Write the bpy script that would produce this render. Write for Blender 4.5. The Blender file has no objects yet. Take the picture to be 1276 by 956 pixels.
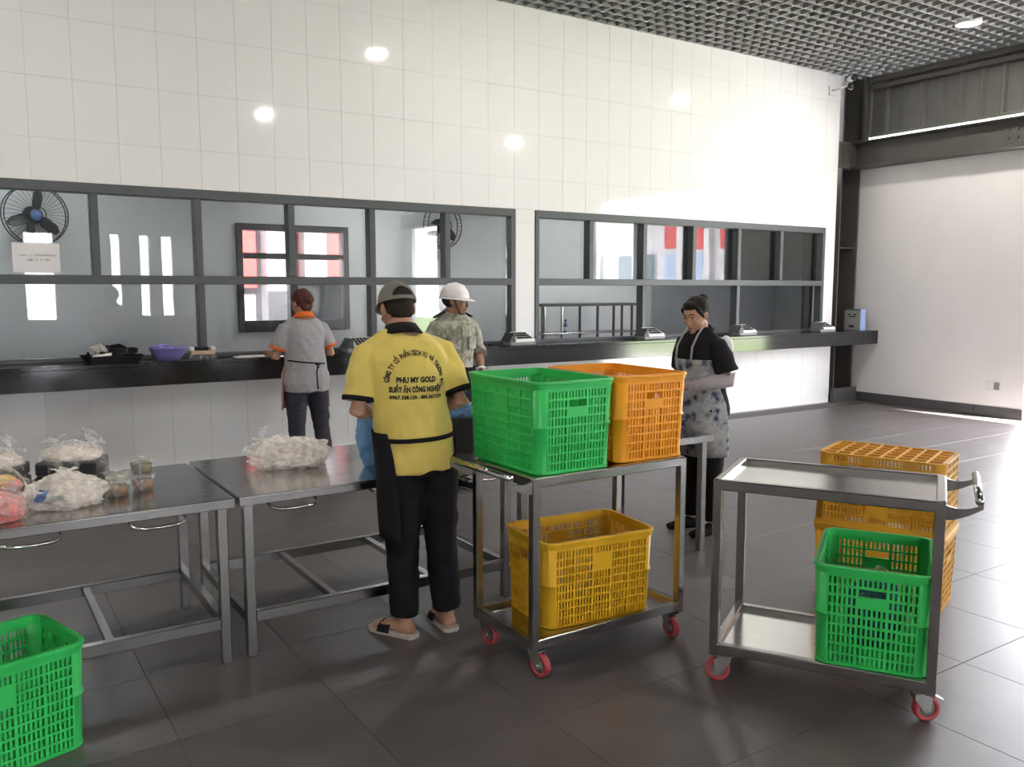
import bpy, bmesh, math, random
from mathutils import Vector, Matrix, noise
from mathutils.bvhtree import BVHTree

SC = bpy.context.scene
COL = SC.collection
random.seed(7)
PI = math.pi
R = math.radians

# ------------------------------------------------------------------ camera, sky, sun, exposure
cam_d = bpy.data.cameras.new('camera')
cam = bpy.data.objects.new('camera', cam_d)
COL.objects.link(cam)
cam_d.sensor_width = 36.0
cam_d.sensor_fit = 'HORIZONTAL'
cam_d.lens = 36.0 * 1065.67 / 1276.0
cam_d.clip_start = 0.05
cam_d.clip_end = 300
cam.location = (0, 0, 1.62)
cam.rotation_euler = (R(90 - 6.34), 0, R(-33.26))
SC.camera = cam

world = bpy.data.worlds.new('sky')
SC.world = world
world.use_nodes = True
wn = world.node_tree.nodes
wl = world.node_tree.links
wn.clear()
w_out = wn.new('ShaderNodeOutputWorld')
w_bg = wn.new('ShaderNodeBackground')
w_bg.inputs['Color'].default_value = (0.90, 0.92, 1.0, 1)
w_bg.inputs['Strength'].default_value = 11.0
wl.new(w_bg.outputs[0], w_out.inputs[0])

sun_d = bpy.data.lights.new('sun', 'SUN')
sun = bpy.data.objects.new('sun', sun_d)
COL.objects.link(sun)
sun_d.energy = 40.0
sun_d.angle = R(0.6)
sun_d.color = (1.0, 0.96, 0.9)
sun.location = (20, -20, 20)
sun.rotation_euler = Vector((-0.27, 0.96, -1.78)).to_track_quat('-Z', 'Y').to_euler()

SC.view_settings.view_transform = 'Standard'
SC.view_settings.look = 'None'
SC.view_settings.gamma = 1.0
SC.view_settings.use_curve_mapping = False
SC.view_settings.exposure = 1.05
SC.render.film_transparent = False

# ------------------------------------------------------------------ materials
def new_mat(name):
    m = bpy.data.materials.new(name)
    m.use_nodes = True
    nt = m.node_tree
    b = nt.nodes.get('Principled BSDF')
    return m, nt, b

def mat(name, col, rough=0.5, metal=0.0, spec=0.5, var=0.06, scale=12.0, bump=0.0, bscale=60.0, stretch=None, rvar=0.0, coat=0.0, sheen=0.0, col2=None):
    m, nt, b = new_mat(name)
    N, L = nt.nodes, nt.links
    tc = N.new('ShaderNodeTexCoord')
    mp = N.new('ShaderNodeMapping')
    L.new(tc.outputs['Object'], mp.inputs[0])
    if stretch:
        mp.inputs['Scale'].default_value = stretch
    nz = N.new('ShaderNodeTexNoise')
    nz.inputs['Scale'].default_value = scale
    nz.inputs['Detail'].default_value = 4
    L.new(mp.outputs[0], nz.inputs['Vector'])
    rp = N.new('ShaderNodeValToRGB')
    c = Vector(col[:3])
    d = Vector(col2[:3]) if col2 else c * (1 - var)
    e = c if col2 else c * (1 + var)
    rp.color_ramp.elements[0].position = 0.3
    rp.color_ramp.elements[1].position = 0.7
    rp.color_ramp.elements[0].color = (d.x, d.y, d.z, 1)
    rp.color_ramp.elements[1].color = (min(e.x, 1), min(e.y, 1), min(e.z, 1), 1)
    L.new(nz.outputs['Fac'], rp.inputs[0])
    L.new(rp.outputs[0], b.inputs['Base Color'])
    b.inputs['Roughness'].default_value = rough
    b.inputs['Metallic'].default_value = metal
    b.inputs['Specular IOR Level'].default_value = spec
    b.inputs['Coat Weight'].default_value = coat
    b.inputs['Sheen Weight'].default_value = sheen
    if rvar:
        mr = N.new('ShaderNodeMapRange')
        mr.inputs['To Min'].default_value = max(rough - rvar, 0.02)
        mr.inputs['To Max'].default_value = rough + rvar
        L.new(nz.outputs['Fac'], mr.inputs['Value'])
        L.new(mr.outputs[0], b.inputs['Roughness'])
    if bump:
        n2 = N.new('ShaderNodeTexNoise')
        n2.inputs['Scale'].default_value = bscale
        n2.inputs['Detail'].default_value = 3
        L.new(mp.outputs[0], n2.inputs['Vector'])
        bp = N.new('ShaderNodeBump')
        bp.inputs['Strength'].default_value = bump
        bp.inputs['Distance'].default_value = 0.01
        L.new(n2.outputs['Fac'], bp.inputs['Height'])
        L.new(bp.outputs[0], b.inputs['Normal'])
    return m

def film_mat(name, col, clear=0.6, rough=0.12, bump=0.5, bscale=25):
    """thin plastic film: partly clear, glossy, crinkled"""
    m, nt, b = new_mat(name)
    N, L = nt.nodes, nt.links
    tc = N.new('ShaderNodeTexCoord')
    nz = N.new('ShaderNodeTexNoise')
    nz.inputs['Scale'].default_value = bscale
    nz.inputs['Detail'].default_value = 5
    L.new(tc.outputs['Object'], nz.inputs['Vector'])
    bp = N.new('ShaderNodeBump')
    bp.inputs['Strength'].default_value = bump
    bp.inputs['Distance'].default_value = 0.02
    L.new(nz.outputs['Fac'], bp.inputs['Height'])
    L.new(bp.outputs[0], b.inputs['Normal'])
    b.inputs['Base Color'].default_value = (*col, 1)
    b.inputs['Roughness'].default_value = rough
    b.inputs['Specular IOR Level'].default_value = 0.8
    tr = N.new('ShaderNodeBsdfTransparent')
    mx = N.new('ShaderNodeMixShader')
    mr = N.new('ShaderNodeMapRange')
    mr.inputs['From Min'].default_value = 0.35
    mr.inputs['From Max'].default_value = 0.65
    mr.inputs['To Min'].default_value = max(clear - 0.2, 0)
    mr.inputs['To Max'].default_value = min(clear + 0.2, 1)
    L.new(nz.outputs['Fac'], mr.inputs['Value'])
    L.new(mr.outputs[0], mx.inputs[0])
    tl = N.new('ShaderNodeBsdfTranslucent')
    tl.inputs[0].default_value = (*col, 1)
    m2 = N.new('ShaderNodeMixShader')
    m2.inputs[0].default_value = 0.35
    L.new(b.outputs[0], m2.inputs[1])
    L.new(tl.outputs[0], m2.inputs[2])
    L.new(m2.outputs[0], mx.inputs[1])
    L.new(tr.outputs[0], mx.inputs[2])
    out = [n for n in N if n.type == 'OUTPUT_MATERIAL'][0]
    L.new(mx.outputs[0], out.inputs[0])
    return m

def glass_mat(name, tint=(0.91, 0.92, 0.925), ior=1.5, rough=0.0):
    m, nt, b = new_mat(name)
    N, L = nt.nodes, nt.links
    N.remove(b)
    fr = N.new('ShaderNodeFresnel')
    fr.inputs['IOR'].default_value = ior
    tr = N.new('ShaderNodeBsdfTransparent')
    tr.inputs[0].default_value = (*tint, 1)
    gl = N.new('ShaderNodeBsdfGlossy')
    gl.inputs['Roughness'].default_value = rough
    mul = N.new('ShaderNodeMath')
    mul.operation = 'MULTIPLY'
    mul.inputs[1].default_value = 0.9
    mul.use_clamp = True
    tc = N.new('ShaderNodeTexCoord')
    nz = N.new('ShaderNodeTexNoise')
    nz.inputs['Scale'].default_value = 1.3
    L.new(tc.outputs['Object'], nz.inputs['Vector'])
    bp = N.new('ShaderNodeBump')
    bp.inputs['Strength'].default_value = 0.03
    bp.inputs['Distance'].default_value = 0.02
    L.new(nz.outputs['Fac'], bp.inputs['Height'])
    L.new(bp.outputs[0], gl.inputs['Normal'])
    L.new(fr.outputs[0], mul.inputs[0])
    mx = N.new('ShaderNodeMixShader')
    L.new(mul.outputs[0], mx.inputs[0])
    L.new(tr.outputs[0], mx.inputs[1])
    L.new(gl.outputs[0], mx.inputs[2])
    out = [n for n in N if n.type == 'OUTPUT_MATERIAL'][0]
    L.new(mx.outputs[0], out.inputs[0])
    return m

def emit_mat(name, col, strength):
    m, nt, b = new_mat(name)
    b.inputs['Base Color'].default_value = (*col, 1)
    b.inputs['Emission Color'].default_value = (*col, 1)
    b.inputs['Emission Strength'].default_value = strength
    return m

def pattern_mat(name, c1, c2, c3, scale, rough=0.8, kind='camo'):
    m, nt, b = new_mat(name)
    N, L = nt.nodes, nt.links
    tc = N.new('ShaderNodeTexCoord')
    if kind == 'camo':
        t = N.new('ShaderNodeTexNoise')
        t.inputs['Scale'].default_value = scale
        t.inputs['Detail'].default_value = 3
        t.inputs['Distortion'].default_value = 1.2
        o = t.outputs['Fac']
    else:
        t = N.new('ShaderNodeTexVoronoi')
        t.inputs['Scale'].default_value = scale
        t.feature = 'SMOOTH_F1'
        nz = N.new('ShaderNodeTexNoise')
        nz.inputs['Scale'].default_value = scale * 1.5
        nz.inputs['Distortion'].default_value = 2.0
        L.new(tc.outputs['Object'], nz.inputs['Vector'])
        ad = N.new('ShaderNodeMath')
        ad.operation = 'MULTIPLY'
        L.new(t.outputs['Distance'], ad.inputs[0])
        L.new(nz.outputs['Fac'], ad.inputs[1])
        o = ad.outputs[0]
    L.new(tc.outputs['Object'], t.inputs['Vector'])
    rp = N.new('ShaderNodeValToRGB')
    cr = rp.color_ramp
    cr.interpolation = 'LINEAR'
    pos = (0.38, 0.5, 0.6) if kind == 'camo' else (0.10, 0.17, 0.3)
    cr.elements[0].position = pos[0]
    cr.elements[0].color = (*c1, 1)
    cr.elements[1].position = pos[2]
    cr.elements[1].color = (*c3, 1)
    e = cr.elements.new(pos[1])
    e.color = (*c2, 1)
    L.new(o, rp.inputs[0])
    L.new(rp.outputs[0], b.inputs['Base Color'])
    b.inputs['Roughness'].default_value = rough
    b.inputs['Specular IOR Level'].default_value = 0.2
    return m

M = {}
M['wall_tile'] = mat('white_glazed_tile', (0.78, 0.77, 0.75), 0.07, spec=0.5, var=0.015, scale=3)
M['grout'] = mat('grey_grout', (0.64, 0.63, 0.62), 0.9, var=0.08, scale=30)
M['floor_tile'] = mat('dark_floor_tile', (0.094, 0.080, 0.078), 0.40, spec=0.70, var=0.18, scale=4, bump=0.05, bscale=180, rvar=0.07)
M['floor_grout'] = mat('floor_grout', (0.085, 0.078, 0.075), 0.85, var=0.15, scale=20)
M['frame'] = mat('grey_aluminium_frame', (0.075, 0.082, 0.084), 0.45, spec=0.4, var=0.05)
M['glass'] = glass_mat('window_glass')
M['granite'] = mat('black_granite', (0.018, 0.018, 0.019), 0.12, spec=0.6, var=0.35, scale=160)
M['white_wall'] = mat('white_paint', (0.80, 0.77, 0.765), 0.75, spec=0.2, var=0.02, scale=2, bump=0.03, bscale=40)
M['steel_paint'] = mat('dark_grey_steel_paint', (0.085, 0.08, 0.072), 0.5, spec=0.35, var=0.08, scale=5)
M['sheet_metal'] = mat('grey_sheet_metal', (0.13, 0.127, 0.115), 0.5, metal=0.2, var=0.08, scale=3)
M['base_tile'] = mat('dark_base_tile', (0.075, 0.07, 0.072), 0.35, var=0.1)
M['slat'] = mat('grey_ceiling_slat', (0.27, 0.27, 0.26), 0.45, spec=0.4, var=0.05)
M['plenum'] = mat('black_plenum', (0.012, 0.012, 0.012), 0.9, var=0.2)
M['inox'] = mat('stainless_steel', (0.36, 0.35, 0.338), 0.24, metal=1.0, var=0.06, scale=4, bump=0.01, bscale=90, rvar=0.04)
M['inox_top'] = mat('stainless_sheet', (0.56, 0.55, 0.535), 0.17, metal=1.0, var=0.10, scale=5, stretch=(1, 5, 1), bump=0.015, bscale=60, rvar=0.06)
M['chrome'] = mat('polished_steel', (0.62, 0.62, 0.6), 0.15, metal=1.0, var=0.05)
M['zinc'] = mat('zinc_plated_steel', (0.55, 0.54, 0.52), 0.35, metal=1.0, var=0.1, scale=30)
M['wheel'] = mat('red_caster_tread', (0.42, 0.055, 0.06), 0.45, var=0.15, scale=25)
M['hub'] = mat('grey_caster_hub', (0.30, 0.34, 0.31), 0.5, var=0.1)
M['green'] = mat('green_plastic', (0.035, 0.54, 0.11), 0.38, spec=0.45, var=0.08, scale=6)
M['orange'] = mat('orange_plastic', (0.86, 0.345, 0.016), 0.42, spec=0.4, var=0.07, scale=6)
M['yellow'] = mat('yellow_plastic', (0.72, 0.40, 0.014), 0.42, spec=0.4, var=0.09, scale=6)
M['yellow_dull'] = mat('dull_yellow_plastic', (0.62, 0.31, 0.02), 0.5, spec=0.35, var=0.12, scale=6)
M['black_plastic'] = mat('black_plastic', (0.018, 0.018, 0.02), 0.4, var=0.2)
M['grey_plastic'] = mat('grey_plastic', (0.24, 0.24, 0.23), 0.45, var=0.08)
M['white_plastic'] = mat('white_plastic', (0.72, 0.72, 0.70), 0.4, var=0.03)
M['paper'] = mat('white_paper', (0.78, 0.75, 0.74), 0.85, spec=0.15, var=0.02)
M['ink'] = mat('dark_ink', (0.03, 0.03, 0.035), 0.8, spec=0.1, var=0.1)
M['ink_pale'] = mat('grey_ink', (0.35, 0.33, 0.34), 0.8, spec=0.1, var=0.1)
M['purple'] = mat('purple_plastic', (0.26, 0.22, 0.55), 0.35, var=0.06)
M['blue'] = mat('pale_blue_card', (0.30, 0.42, 0.70), 0.6, var=0.05)
M['tan'] = mat('tan_card', (0.50, 0.36, 0.24), 0.8, var=0.1, scale=20)
M['skin'] = mat('skin', (0.44, 0.235, 0.15), 0.5, spec=0.35, var=0.07, scale=18, bump=0.04, bscale=200)
M['skin_tan'] = mat('tanned_skin', (0.30, 0.155, 0.095), 0.5, spec=0.4, var=0.08, scale=18, bump=0.04, bscale=200)
M['hair'] = mat('black_hair', (0.016, 0.012, 0.010), 0.65, spec=0.15, var=0.4, scale=90, stretch=(1, 1, 0.15), bump=0.5, bscale=120)
M['hair_brown'] = mat('brown_hair', (0.085, 0.028, 0.02), 0.6, spec=0.2, var=0.4, scale=90, stretch=(1, 1, 0.15), bump=0.5, bscale=120)
M['hair_short'] = mat('cropped_hair', (0.028, 0.022, 0.018), 0.8, spec=0.15, var=0.3, scale=160)
M['eye'] = mat('eye_white', (0.7, 0.68, 0.65), 0.2, var=0.02)
M['iris'] = mat('dark_iris', (0.015, 0.01, 0.008), 0.15, var=0.1)
M['lip'] = mat('lips', (0.36, 0.13, 0.11), 0.45, var=0.08)
M['shirt_yellow'] = mat('yellow_cotton', (0.70, 0.54, 0.13), 0.85, spec=0.15, var=0.06, scale=7, bump=0.12, bscale=28, sheen=0.2)
M['cloth_black'] = mat('black_cloth', (0.011, 0.010, 0.011), 0.85, spec=0.2, var=0.2, bump=0.2, bscale=30)
M['cloth_black2'] = mat('soft_black_cloth', (0.015, 0.014, 0.016), 0.9, spec=0.15, var=0.2, bump=0.15, bscale=22)
M['shirt_grey'] = mat('grey_melange_cotton', (0.34, 0.33, 0.335), 0.9, spec=0.15, var=0.12, scale=60, bump=0.12, bscale=26)
M['cloth_orange'] = mat('orange_trim', (0.72, 0.16, 0.035), 0.85, spec=0.15, var=0.08)
M['jeans'] = mat('dark_grey_jeans', (0.052, 0.048, 0.062), 0.9, spec=0.15, var=0.25, scale=30, bump=0.25, bscale=18, stretch=(1, 1, 4))
M['jeans2'] = mat('dark_work_trousers', (0.02, 0.022, 0.032), 0.9, spec=0.15, var=0.2, scale=20)
M['camo'] = pattern_mat('grey_green_camouflage', (0.21, 0.20, 0.15), (0.34, 0.325, 0.26), (0.44, 0.42, 0.35), 16)
M['floral'] = pattern_mat('grey_floral_cotton', (0.05, 0.06, 0.10), (0.25, 0.26, 0.27), (0.36, 0.36, 0.355), 17, kind='floral')
M['sleeve_grey'] = mat('grey_arm_cover', (0.36, 0.335, 0.34), 0.9, spec=0.15, var=0.1, scale=30)
M['cap'] = mat('grey_cap_cloth', (0.21, 0.195, 0.165), 0.9, spec=0.15, var=0.08, scale=25, bump=0.1, bscale=120)
M['helmet'] = mat('white_helmet', (0.80, 0.76, 0.75), 0.3, var=0.02)
M['slipper'] = mat('pale_slipper', (0.50, 0.43, 0.37), 0.7, var=0.12, scale=30)
M['film'] = film_mat('clear_plastic_film', (0.95, 0.93, 0.91), 0.78, rough=0.06, bump=0.3)
M['film_white'] = film_mat('milky_plastic_bag', (0.95, 0.91, 0.86), 0.38, rough=0.08, bump=0.35, bscale=30)
M['film_rim'] = film_mat('clear_tub_plastic', (0.85, 0.86, 0.83), 0.80, bump=0.1)
M['film_blue'] = film_mat('blue_plastic_bag', (0.16, 0.36, 0.62), 0.12, bump=0.7, bscale=18)
M['film_dark'] = film_mat('dark_blue_plastic_bag', (0.05, 0.13, 0.20), 0.12, bump=0.8, bscale=18)
M['film_black'] = film_mat('black_plastic_bag', (0.016, 0.016, 0.018), 0.03, bump=0.7, bscale=22)
M['rice'] = mat('white_food', (0.74, 0.66, 0.54), 0.7, var=0.12, scale=40, bump=0.6, bscale=60)
M['foam'] = mat('pale_foam', (0.72, 0.65, 0.57), 0.75, var=0.08, scale=14, bump=0.3, bscale=25)
M['red_food'] = mat('red_food', (0.62, 0.11, 0.10), 0.45, var=0.35, scale=16, col2=(0.75, 0.40, 0.36))
M['fruit'] = mat('orange_and_yellow_fruit', (0.80, 0.30, 0.05), 0.5, scale=14, col2=(0.80, 0.66, 0.24))
M['broth'] = mat('green_broth', (0.17, 0.15, 0.05), 0.25, var=0.25, scale=30)
M['broth_brown'] = mat('brown_broth', (0.24, 0.12, 0.05), 0.25, var=0.25, scale=30)
M['print_blue'] = mat('blue_print', (0.10, 0.20, 0.42), 0.4, var=0.1)
M['lamp'] = emit_mat('lamp_diffuser', (1.0, 0.97, 0.9), 30.0)
M['kitchen_wall'] = mat('kitchen_wall_paint', (0.60, 0.61, 0.60), 0.35, var=0.03, scale=3)
M['kitchen_dark'] = mat('kitchen_dark_wall', (0.42, 0.44, 0.46), 0.5, var=0.06, scale=3)
M['concrete'] = mat('pale_concrete_paving', (0.60, 0.59, 0.57), 0.9, var=0.08, scale=2)
M['grass'] = mat('lawn', (0.13, 0.20, 0.05), 0.9, var=0.3, scale=8, bump=0.5, bscale=40)
M['b_wall'] = mat('white_facade', (0.34, 0.32, 0.335), 0.8, var=0.03, scale=1)
M['b_red'] = mat('red_facade', (0.34, 0.04, 0.038), 0.6, var=0.06, scale=1)
M['b_blue'] = mat('bluish_facade', (0.22, 0.27, 0.37), 0.7, var=0.05, scale=1)
M['b_glass'] = mat('dark_facade_glass', (0.05, 0.07, 0.08), 0.12, spec=0.5, var=0.1)
M['fan'] = mat('black_fan', (0.012, 0.013, 0.016), 0.4, var=0.2)

# ------------------------------------------------------------------ mesh helpers
class MB:
    def __init__(s):
        s.v = []
        s.f = []
    def add(s, vs, fs):
        o = len(s.v)
        s.v += [tuple(p) for p in vs]
        s.f += [tuple(i + o for i in f) for f in fs]
        return s
    def box(s, x0, x1, y0, y1, z0, z1, mtx=None):
        vs = [Vector((x, y, z)) for x in (x0, x1) for y in (y0, y1) for z in (z0, z1)]
        if mtx:
            vs = [mtx @ p for p in vs]
        return s.add(vs, [(0, 1, 3, 2), (4, 6, 7, 5), (0, 4, 5, 1), (2, 3, 7, 6), (0, 2, 6, 4), (1, 5, 7, 3)])
    def cbox(s, x0, x1, y0, y1, z0, z1, c=0.004):
        """box with chamfered edges, one closed piece"""
        c = min(c, (x1 - x0) * .45, (y1 - y0) * .45, (z1 - z0) * .45)
        def ring(z, i):
            a, b, d, e = x0 + i, x1 - i, y0 + i, y1 - i
            k = c if i == 0 else c * .5
            return [(a + k, d, z), (b - k, d, z), (b, d + k, z), (b, e - k, z), (b - k, e, z), (a + k, e, z), (a, e - k, z), (a, d + k, z)]
        rs = [ring(z0, c), ring(z0 + c, 0), ring(z1 - c, 0), ring(z1, c)]
        vs = [p for r in rs for p in r]
        fs = [tuple(range(7, -1, -1)), tuple(range(24, 32))]
        for k in range(3):
            for i in range(8):
                j = (i + 1) % 8
                fs.append((k * 8 + i, k * 8 + j, k * 8 + 8 + j, k * 8 + 8 + i))
        return s.add(vs, fs)
    def loft(s, pts, rad, side=(1, 0, 0), n=16, cap=0.5, power=2.0):
        """rings of ellipses along pts; rad = (a along side, b across) or one number"""
        pts = [Vector(p) for p in pts]
        rr = [(r, r) if isinstance(r, (int, float)) else r for r in rad]
        if isinstance(side, (tuple, Vector)) and not isinstance(side[0], (tuple, Vector)):
            sides = [Vector(side)] * len(pts)
        else:
            sides = [Vector(q) for q in side]
        vs, fs, frames = [], [], []
        for i, p in enumerate(pts):
            t = (pts[min(i + 1, len(pts) - 1)] - pts[max(i - 1, 0)])
            t = t.normalized() if t.length > 1e-9 else Vector((0, 0, 1))
            a = sides[i] - t * sides[i].dot(t)
            if a.length < 1e-4:
                a = t.orthogonal()
            a.normalize()
            b = t.cross(a)
            frames.append((t, a, b))
            for k in range(n):
                th = 2 * PI * k / n
                c, q = math.cos(th), math.sin(th)
                if power != 2.0:
                    c = math.copysign(abs(c) ** (2 / power), c)
                    q = math.copysign(abs(q) ** (2 / power), q)
                vs.append(p + a * (rr[i][0] * c) + b * (rr[i][1] * q))
        m = len(pts)
        for i in range(m - 1):
            for k in range(n):
                j = (k + 1) % n
                fs.append((i * n + k, i * n + j, (i + 1) * n + j, (i + 1) * n + k))
        if cap is not None:
            for end, sg in ((0, -1), (m - 1, 1)):
                r = min(rr[end])
                vs.append(pts[end] + frames[end][0] * (sg * r * cap))
                ci = len(vs) - 1
                for k in range(n):
                    j = (k + 1) % n
                    fs.append((end * n + j, end * n + k, ci) if sg < 0 else (end * n + k, end * n + j, ci))
        return s.add(vs, fs)
    def tube(s, pts, r, n=8, cap=0.0):
        return s.loft(pts, [r] * len(pts), n=n, cap=cap, side=(0.31, 0.17, 0.93))
    def ell(s, c, r, rot=None, nu=20, nv=12):
        c = Vector(c)
        vs = [Vector((0, 0, -1))]
        for i in range(1, nv):
            ph = -PI / 2 + PI * i / nv
            for k in range(nu):
                th = 2 * PI * k / nu
                vs.append(Vector((math.cos(ph) * math.cos(th), math.cos(ph) * math.sin(th), math.sin(ph))))
        vs.append(Vector((0, 0, 1)))
        out = []
        for p in vs:
            q = Vector((p.x * r[0], p.y * r[1], p.z * r[2]))
            if rot:
                q = rot @ q
            out.append(c + q)
        fs = [(0, 1 + (k + 1) % nu, 1 + k) for k in range(nu)]
        for i in range(nv - 2):
            for k in range(nu):
                j = (k + 1) % nu
                fs.append((1 + i * nu + k, 1 + i * nu + j, 1 + (i + 1) * nu + j, 1 + (i + 1) * nu + k))
        b = 1 + (nv - 2) * nu
        fs += [(b + k, b + (k + 1) % nu, len(vs) - 1) for k in range(nu)]
        return s.add(out, fs)
    def lathe(s, prof, n=24, c=(0, 0, 0), closed=False):
        """prof: (r, z) pairs; r = 0 at an end closes it"""
        c = Vector(c)
        vs, idx = [], []
        for r, z in prof:
            if r < 1e-6:
                idx.append([len(vs)] * n)
                vs.append(c + Vector((0, 0, z)))
            else:
                idx.append(list(range(len(vs), len(vs) + n)))
                for k in range(n):
                    th = 2 * PI * k / n
                    vs.append(c + Vector((r * math.cos(th), r * math.sin(th), z)))
        fs = []
        m = len(prof)
        for i in range(m if closed else m - 1):
            a, b = idx[i], idx[(i + 1) % m]
            for k in range(n):
                j = (k + 1) % n
                q = []
                for x in (a[k], a[j], b[j], b[k]):
                    if x not in q:
                        q.append(x)
                if len(q) > 2:
                    fs.append(tuple(q))
        return s.add(vs, fs)
    def prism(s, poly, d, mtx=None):
        """poly: list of (x, z) points extruded along y by d"""
        n = len(poly)
        vs = [Vector((x, 0, z)) for x, z in poly] + [Vector((x, d, z)) for x, z in poly]
        if mtx:
            vs = [mtx @ p for p in vs]
        fs = [tuple(range(n)), tuple(range(2 * n - 1, n - 1, -1))]
        for i in range(n):
            j = (i + 1) % n
            fs.append((i, i + n, j + n, j))
        return s.add(vs, fs)
    def mesh(s, name, smooth=False, fix=True):
        me = bpy.data.meshes.new(name)
        me.from_pydata([tuple(p) for p in s.v], [], s.f)
        if fix:
            bm = bmesh.new()
            bm.from_mesh(me)
            bmesh.ops.recalc_face_normals(bm, faces=bm.faces)
            bm.to_mesh(me)
            bm.free()
        if smooth:
            me.polygons.foreach_set('use_smooth', [True] * len(me.polygons))
        me.update()
        return me

def obj(name, me, m=None, parent=None, loc=None, rotz=None, smooth=False, kind=None, label=None):
    if isinstance(me, MB):
        me = me.mesh(name, smooth)
    o = bpy.data.objects.new(name, me)
    COL.objects.link(o)
    if m is not None:
        mm = M[m] if isinstance(m, str) else m
        if len(me.materials) == 0:
            me.materials.append(mm)
        elif me.materials[0] != mm:
            o.material_slots[0].link = 'OBJECT'
            o.material_slots[0].material = mm
    if parent is not None:
        o.parent = parent
    if loc is not None:
        o.location = loc
    if rotz is not None:
        o.rotation_euler = (0, 0, rotz)
    if kind:
        o['kind'] = kind
    if label:
        o['label'] = label
    return o

def tag(o, label, cat, group=None):
    o['label'] = label
    o['category'] = cat
    if group:
        o['group'] = group
    return o

def thing(name, label, cat, loc=(0, 0, 0), rotz=0.0, group=None):
    o = bpy.data.objects.new(name, None)
    o.empty_display_size = 0.1
    COL.objects.link(o)
    o.location = loc
    o.rotation_euler = (0, 0, rotz)
    return tag(o, label, cat, group)

def struct_empty(name, loc=(0, 0, 0), label=None):
    o = bpy.data.objects.new(name, None)
    COL.objects.link(o)
    o.location = loc
    o['kind'] = 'structure'
    if label:
        o['label'] = label
    return o

def boxo(name, b, m, parent=None, c=0.004, **k):
    """one chamfered box as an object of its own"""
    q = MB()
    if c:
        q.cbox(*b, c)
    else:
        q.box(*b)
    return obj(name, q, m, parent, **k)

_dg = None
def evaluated_mesh(o):
    dg = bpy.context.evaluated_depsgraph_get()
    dg.update()
    e = o.evaluated_get(dg)
    me = bpy.data.meshes.new_from_object(e)
    return me

def remesh(mb, voxel, smooth_it=3, name='body', ratio=None):
    """fuse the overlapping closed pieces of mb into one continuous surface"""
    me = mb.mesh(name)
    o = bpy.data.objects.new('tmp_remesh', me)
    COL.objects.link(o)
    md = o.modifiers.new('r', 'REMESH')
    md.mode = 'VOXEL'
    md.voxel_size = voxel
    if smooth_it:
        sm = o.modifiers.new('s', 'SMOOTH')
        sm.factor = 0.5
        sm.iterations = smooth_it
    if ratio:
        dc = o.modifiers.new('d', 'DECIMATE')
        dc.ratio = ratio
    out = evaluated_mesh(o)
    bpy.data.objects.remove(o)
    bpy.data.meshes.remove(me)
    out.name = name
    out.materials.clear()
    out.polygons.foreach_set('use_smooth', [True] * len(out.polygons))
    return out

def displace(me, fn):
    """move vertices along normals by fn(co)"""
    ns = [v.normal.copy() for v in me.vertices]
    for v, n in zip(me.vertices, ns):
        v.co += n * fn(v.co)
    me.update()
    return me

# ------------------------------------------------------------------ the room: constants (metres, camera stands at x=0, y=0)
WY = 7.68          # face of the tiled wall
WX1 = 10.46        # its end at the steel column
CEIL = 4.53
RX = 11.0          # face of the white side wall
RY = 5.28          # its open end
TW, TH = 0.3193, 0.4625

# floor
floor = struct_empty('floor')
boxo('slab', (-5.0, 11.2, -7.0, 7.72, -0.12, -0.004), 'floor_grout', floor, c=0)
g = 0.0010
tile_m = MB().cbox(-0.3 + g, 0.3 - g, -0.3 + g, 0.3 - g, -0.012, 0.0, 0.0012).mesh('floor_tile')
tile_m.materials.append(M['floor_tile'])
rest = MB()
for ix in range(-9, 17):
    for iy in range(-14, 10):
        cx, cy = 1.2 + 0.3 + 0.6 * ix, 1.906 + 0.3 + 0.6 * iy
        if cx > 11.0 or cy > 7.5:
            continue
        if -0.9 < cx and cy > 0.9:
            o = obj('tile', tile_m, None, floor, loc=(cx, cy, 0))
        else:
            rest.box(cx - 0.3 + g, cx + 0.3 - g, cy - 0.3 + g, cy + 0.3 - g, -0.012, 0.0)
obj('tile_field', rest, 'floor_tile', floor, kind='stuff')
boxo('edge_strip', (-5, 11.2, 7.606, 7.72, -0.01, -0.0005), 'floor_tile', floor, c=0)

# back wall: slab with two window openings, glazed tiles in front
wall_back = struct_empty('wall_back')
WL0, WL1 = -1.42, 5.08      # first window
WR0, WR1 = 5.335, 10.24     # second window
WZ0, WZ1 = 1.03, 2.457
def wbox(x0, x1, z0, z1):
    boxo('slab', (x0, x1, WY + 0.006, WY + 0.17, z0, z1), 'grout', wall_back, c=0)
wbox(-5, WX1, -0.1, 0.83)
wbox(-5, WL0, 0.83, WZ1)
wbox(WL1, WR0, 0.83, WZ1)
wbox(WR1, WX1, 0.83, WZ1)
wbox(-5, WX1, WZ1, 5.3)
wbox(WL0, WL1, 0.83, 0.995)
wbox(WR0, WR1, 0.83, 0.995)
_tm = {}
def wtile(x0, x1, z0, z1):
    k = (round(x1 - x0, 3), round(z1 - z0, 3))
    if k not in _tm:
        q = MB().cbox(0.0007, k[0] - 0.0007, 0, 0.010, 0.0007, k[1] - 0.0007, 0.0010)
        _tm[k] = q.mesh('wall_tile')
        _tm[k].materials.append(M['wall_tile'])
    obj('tile', _tm[k], None, wall_back, loc=(x0, WY, z0))
tx0 = 0.592 - TW * 6
cols = []
x = tx0
while x < WX1 - 0.01:
    cols.append((x, min(x + TW, WX1)))
    x += TW
zr = [2.784 + TH * k for k in range(0, 4)]
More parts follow.
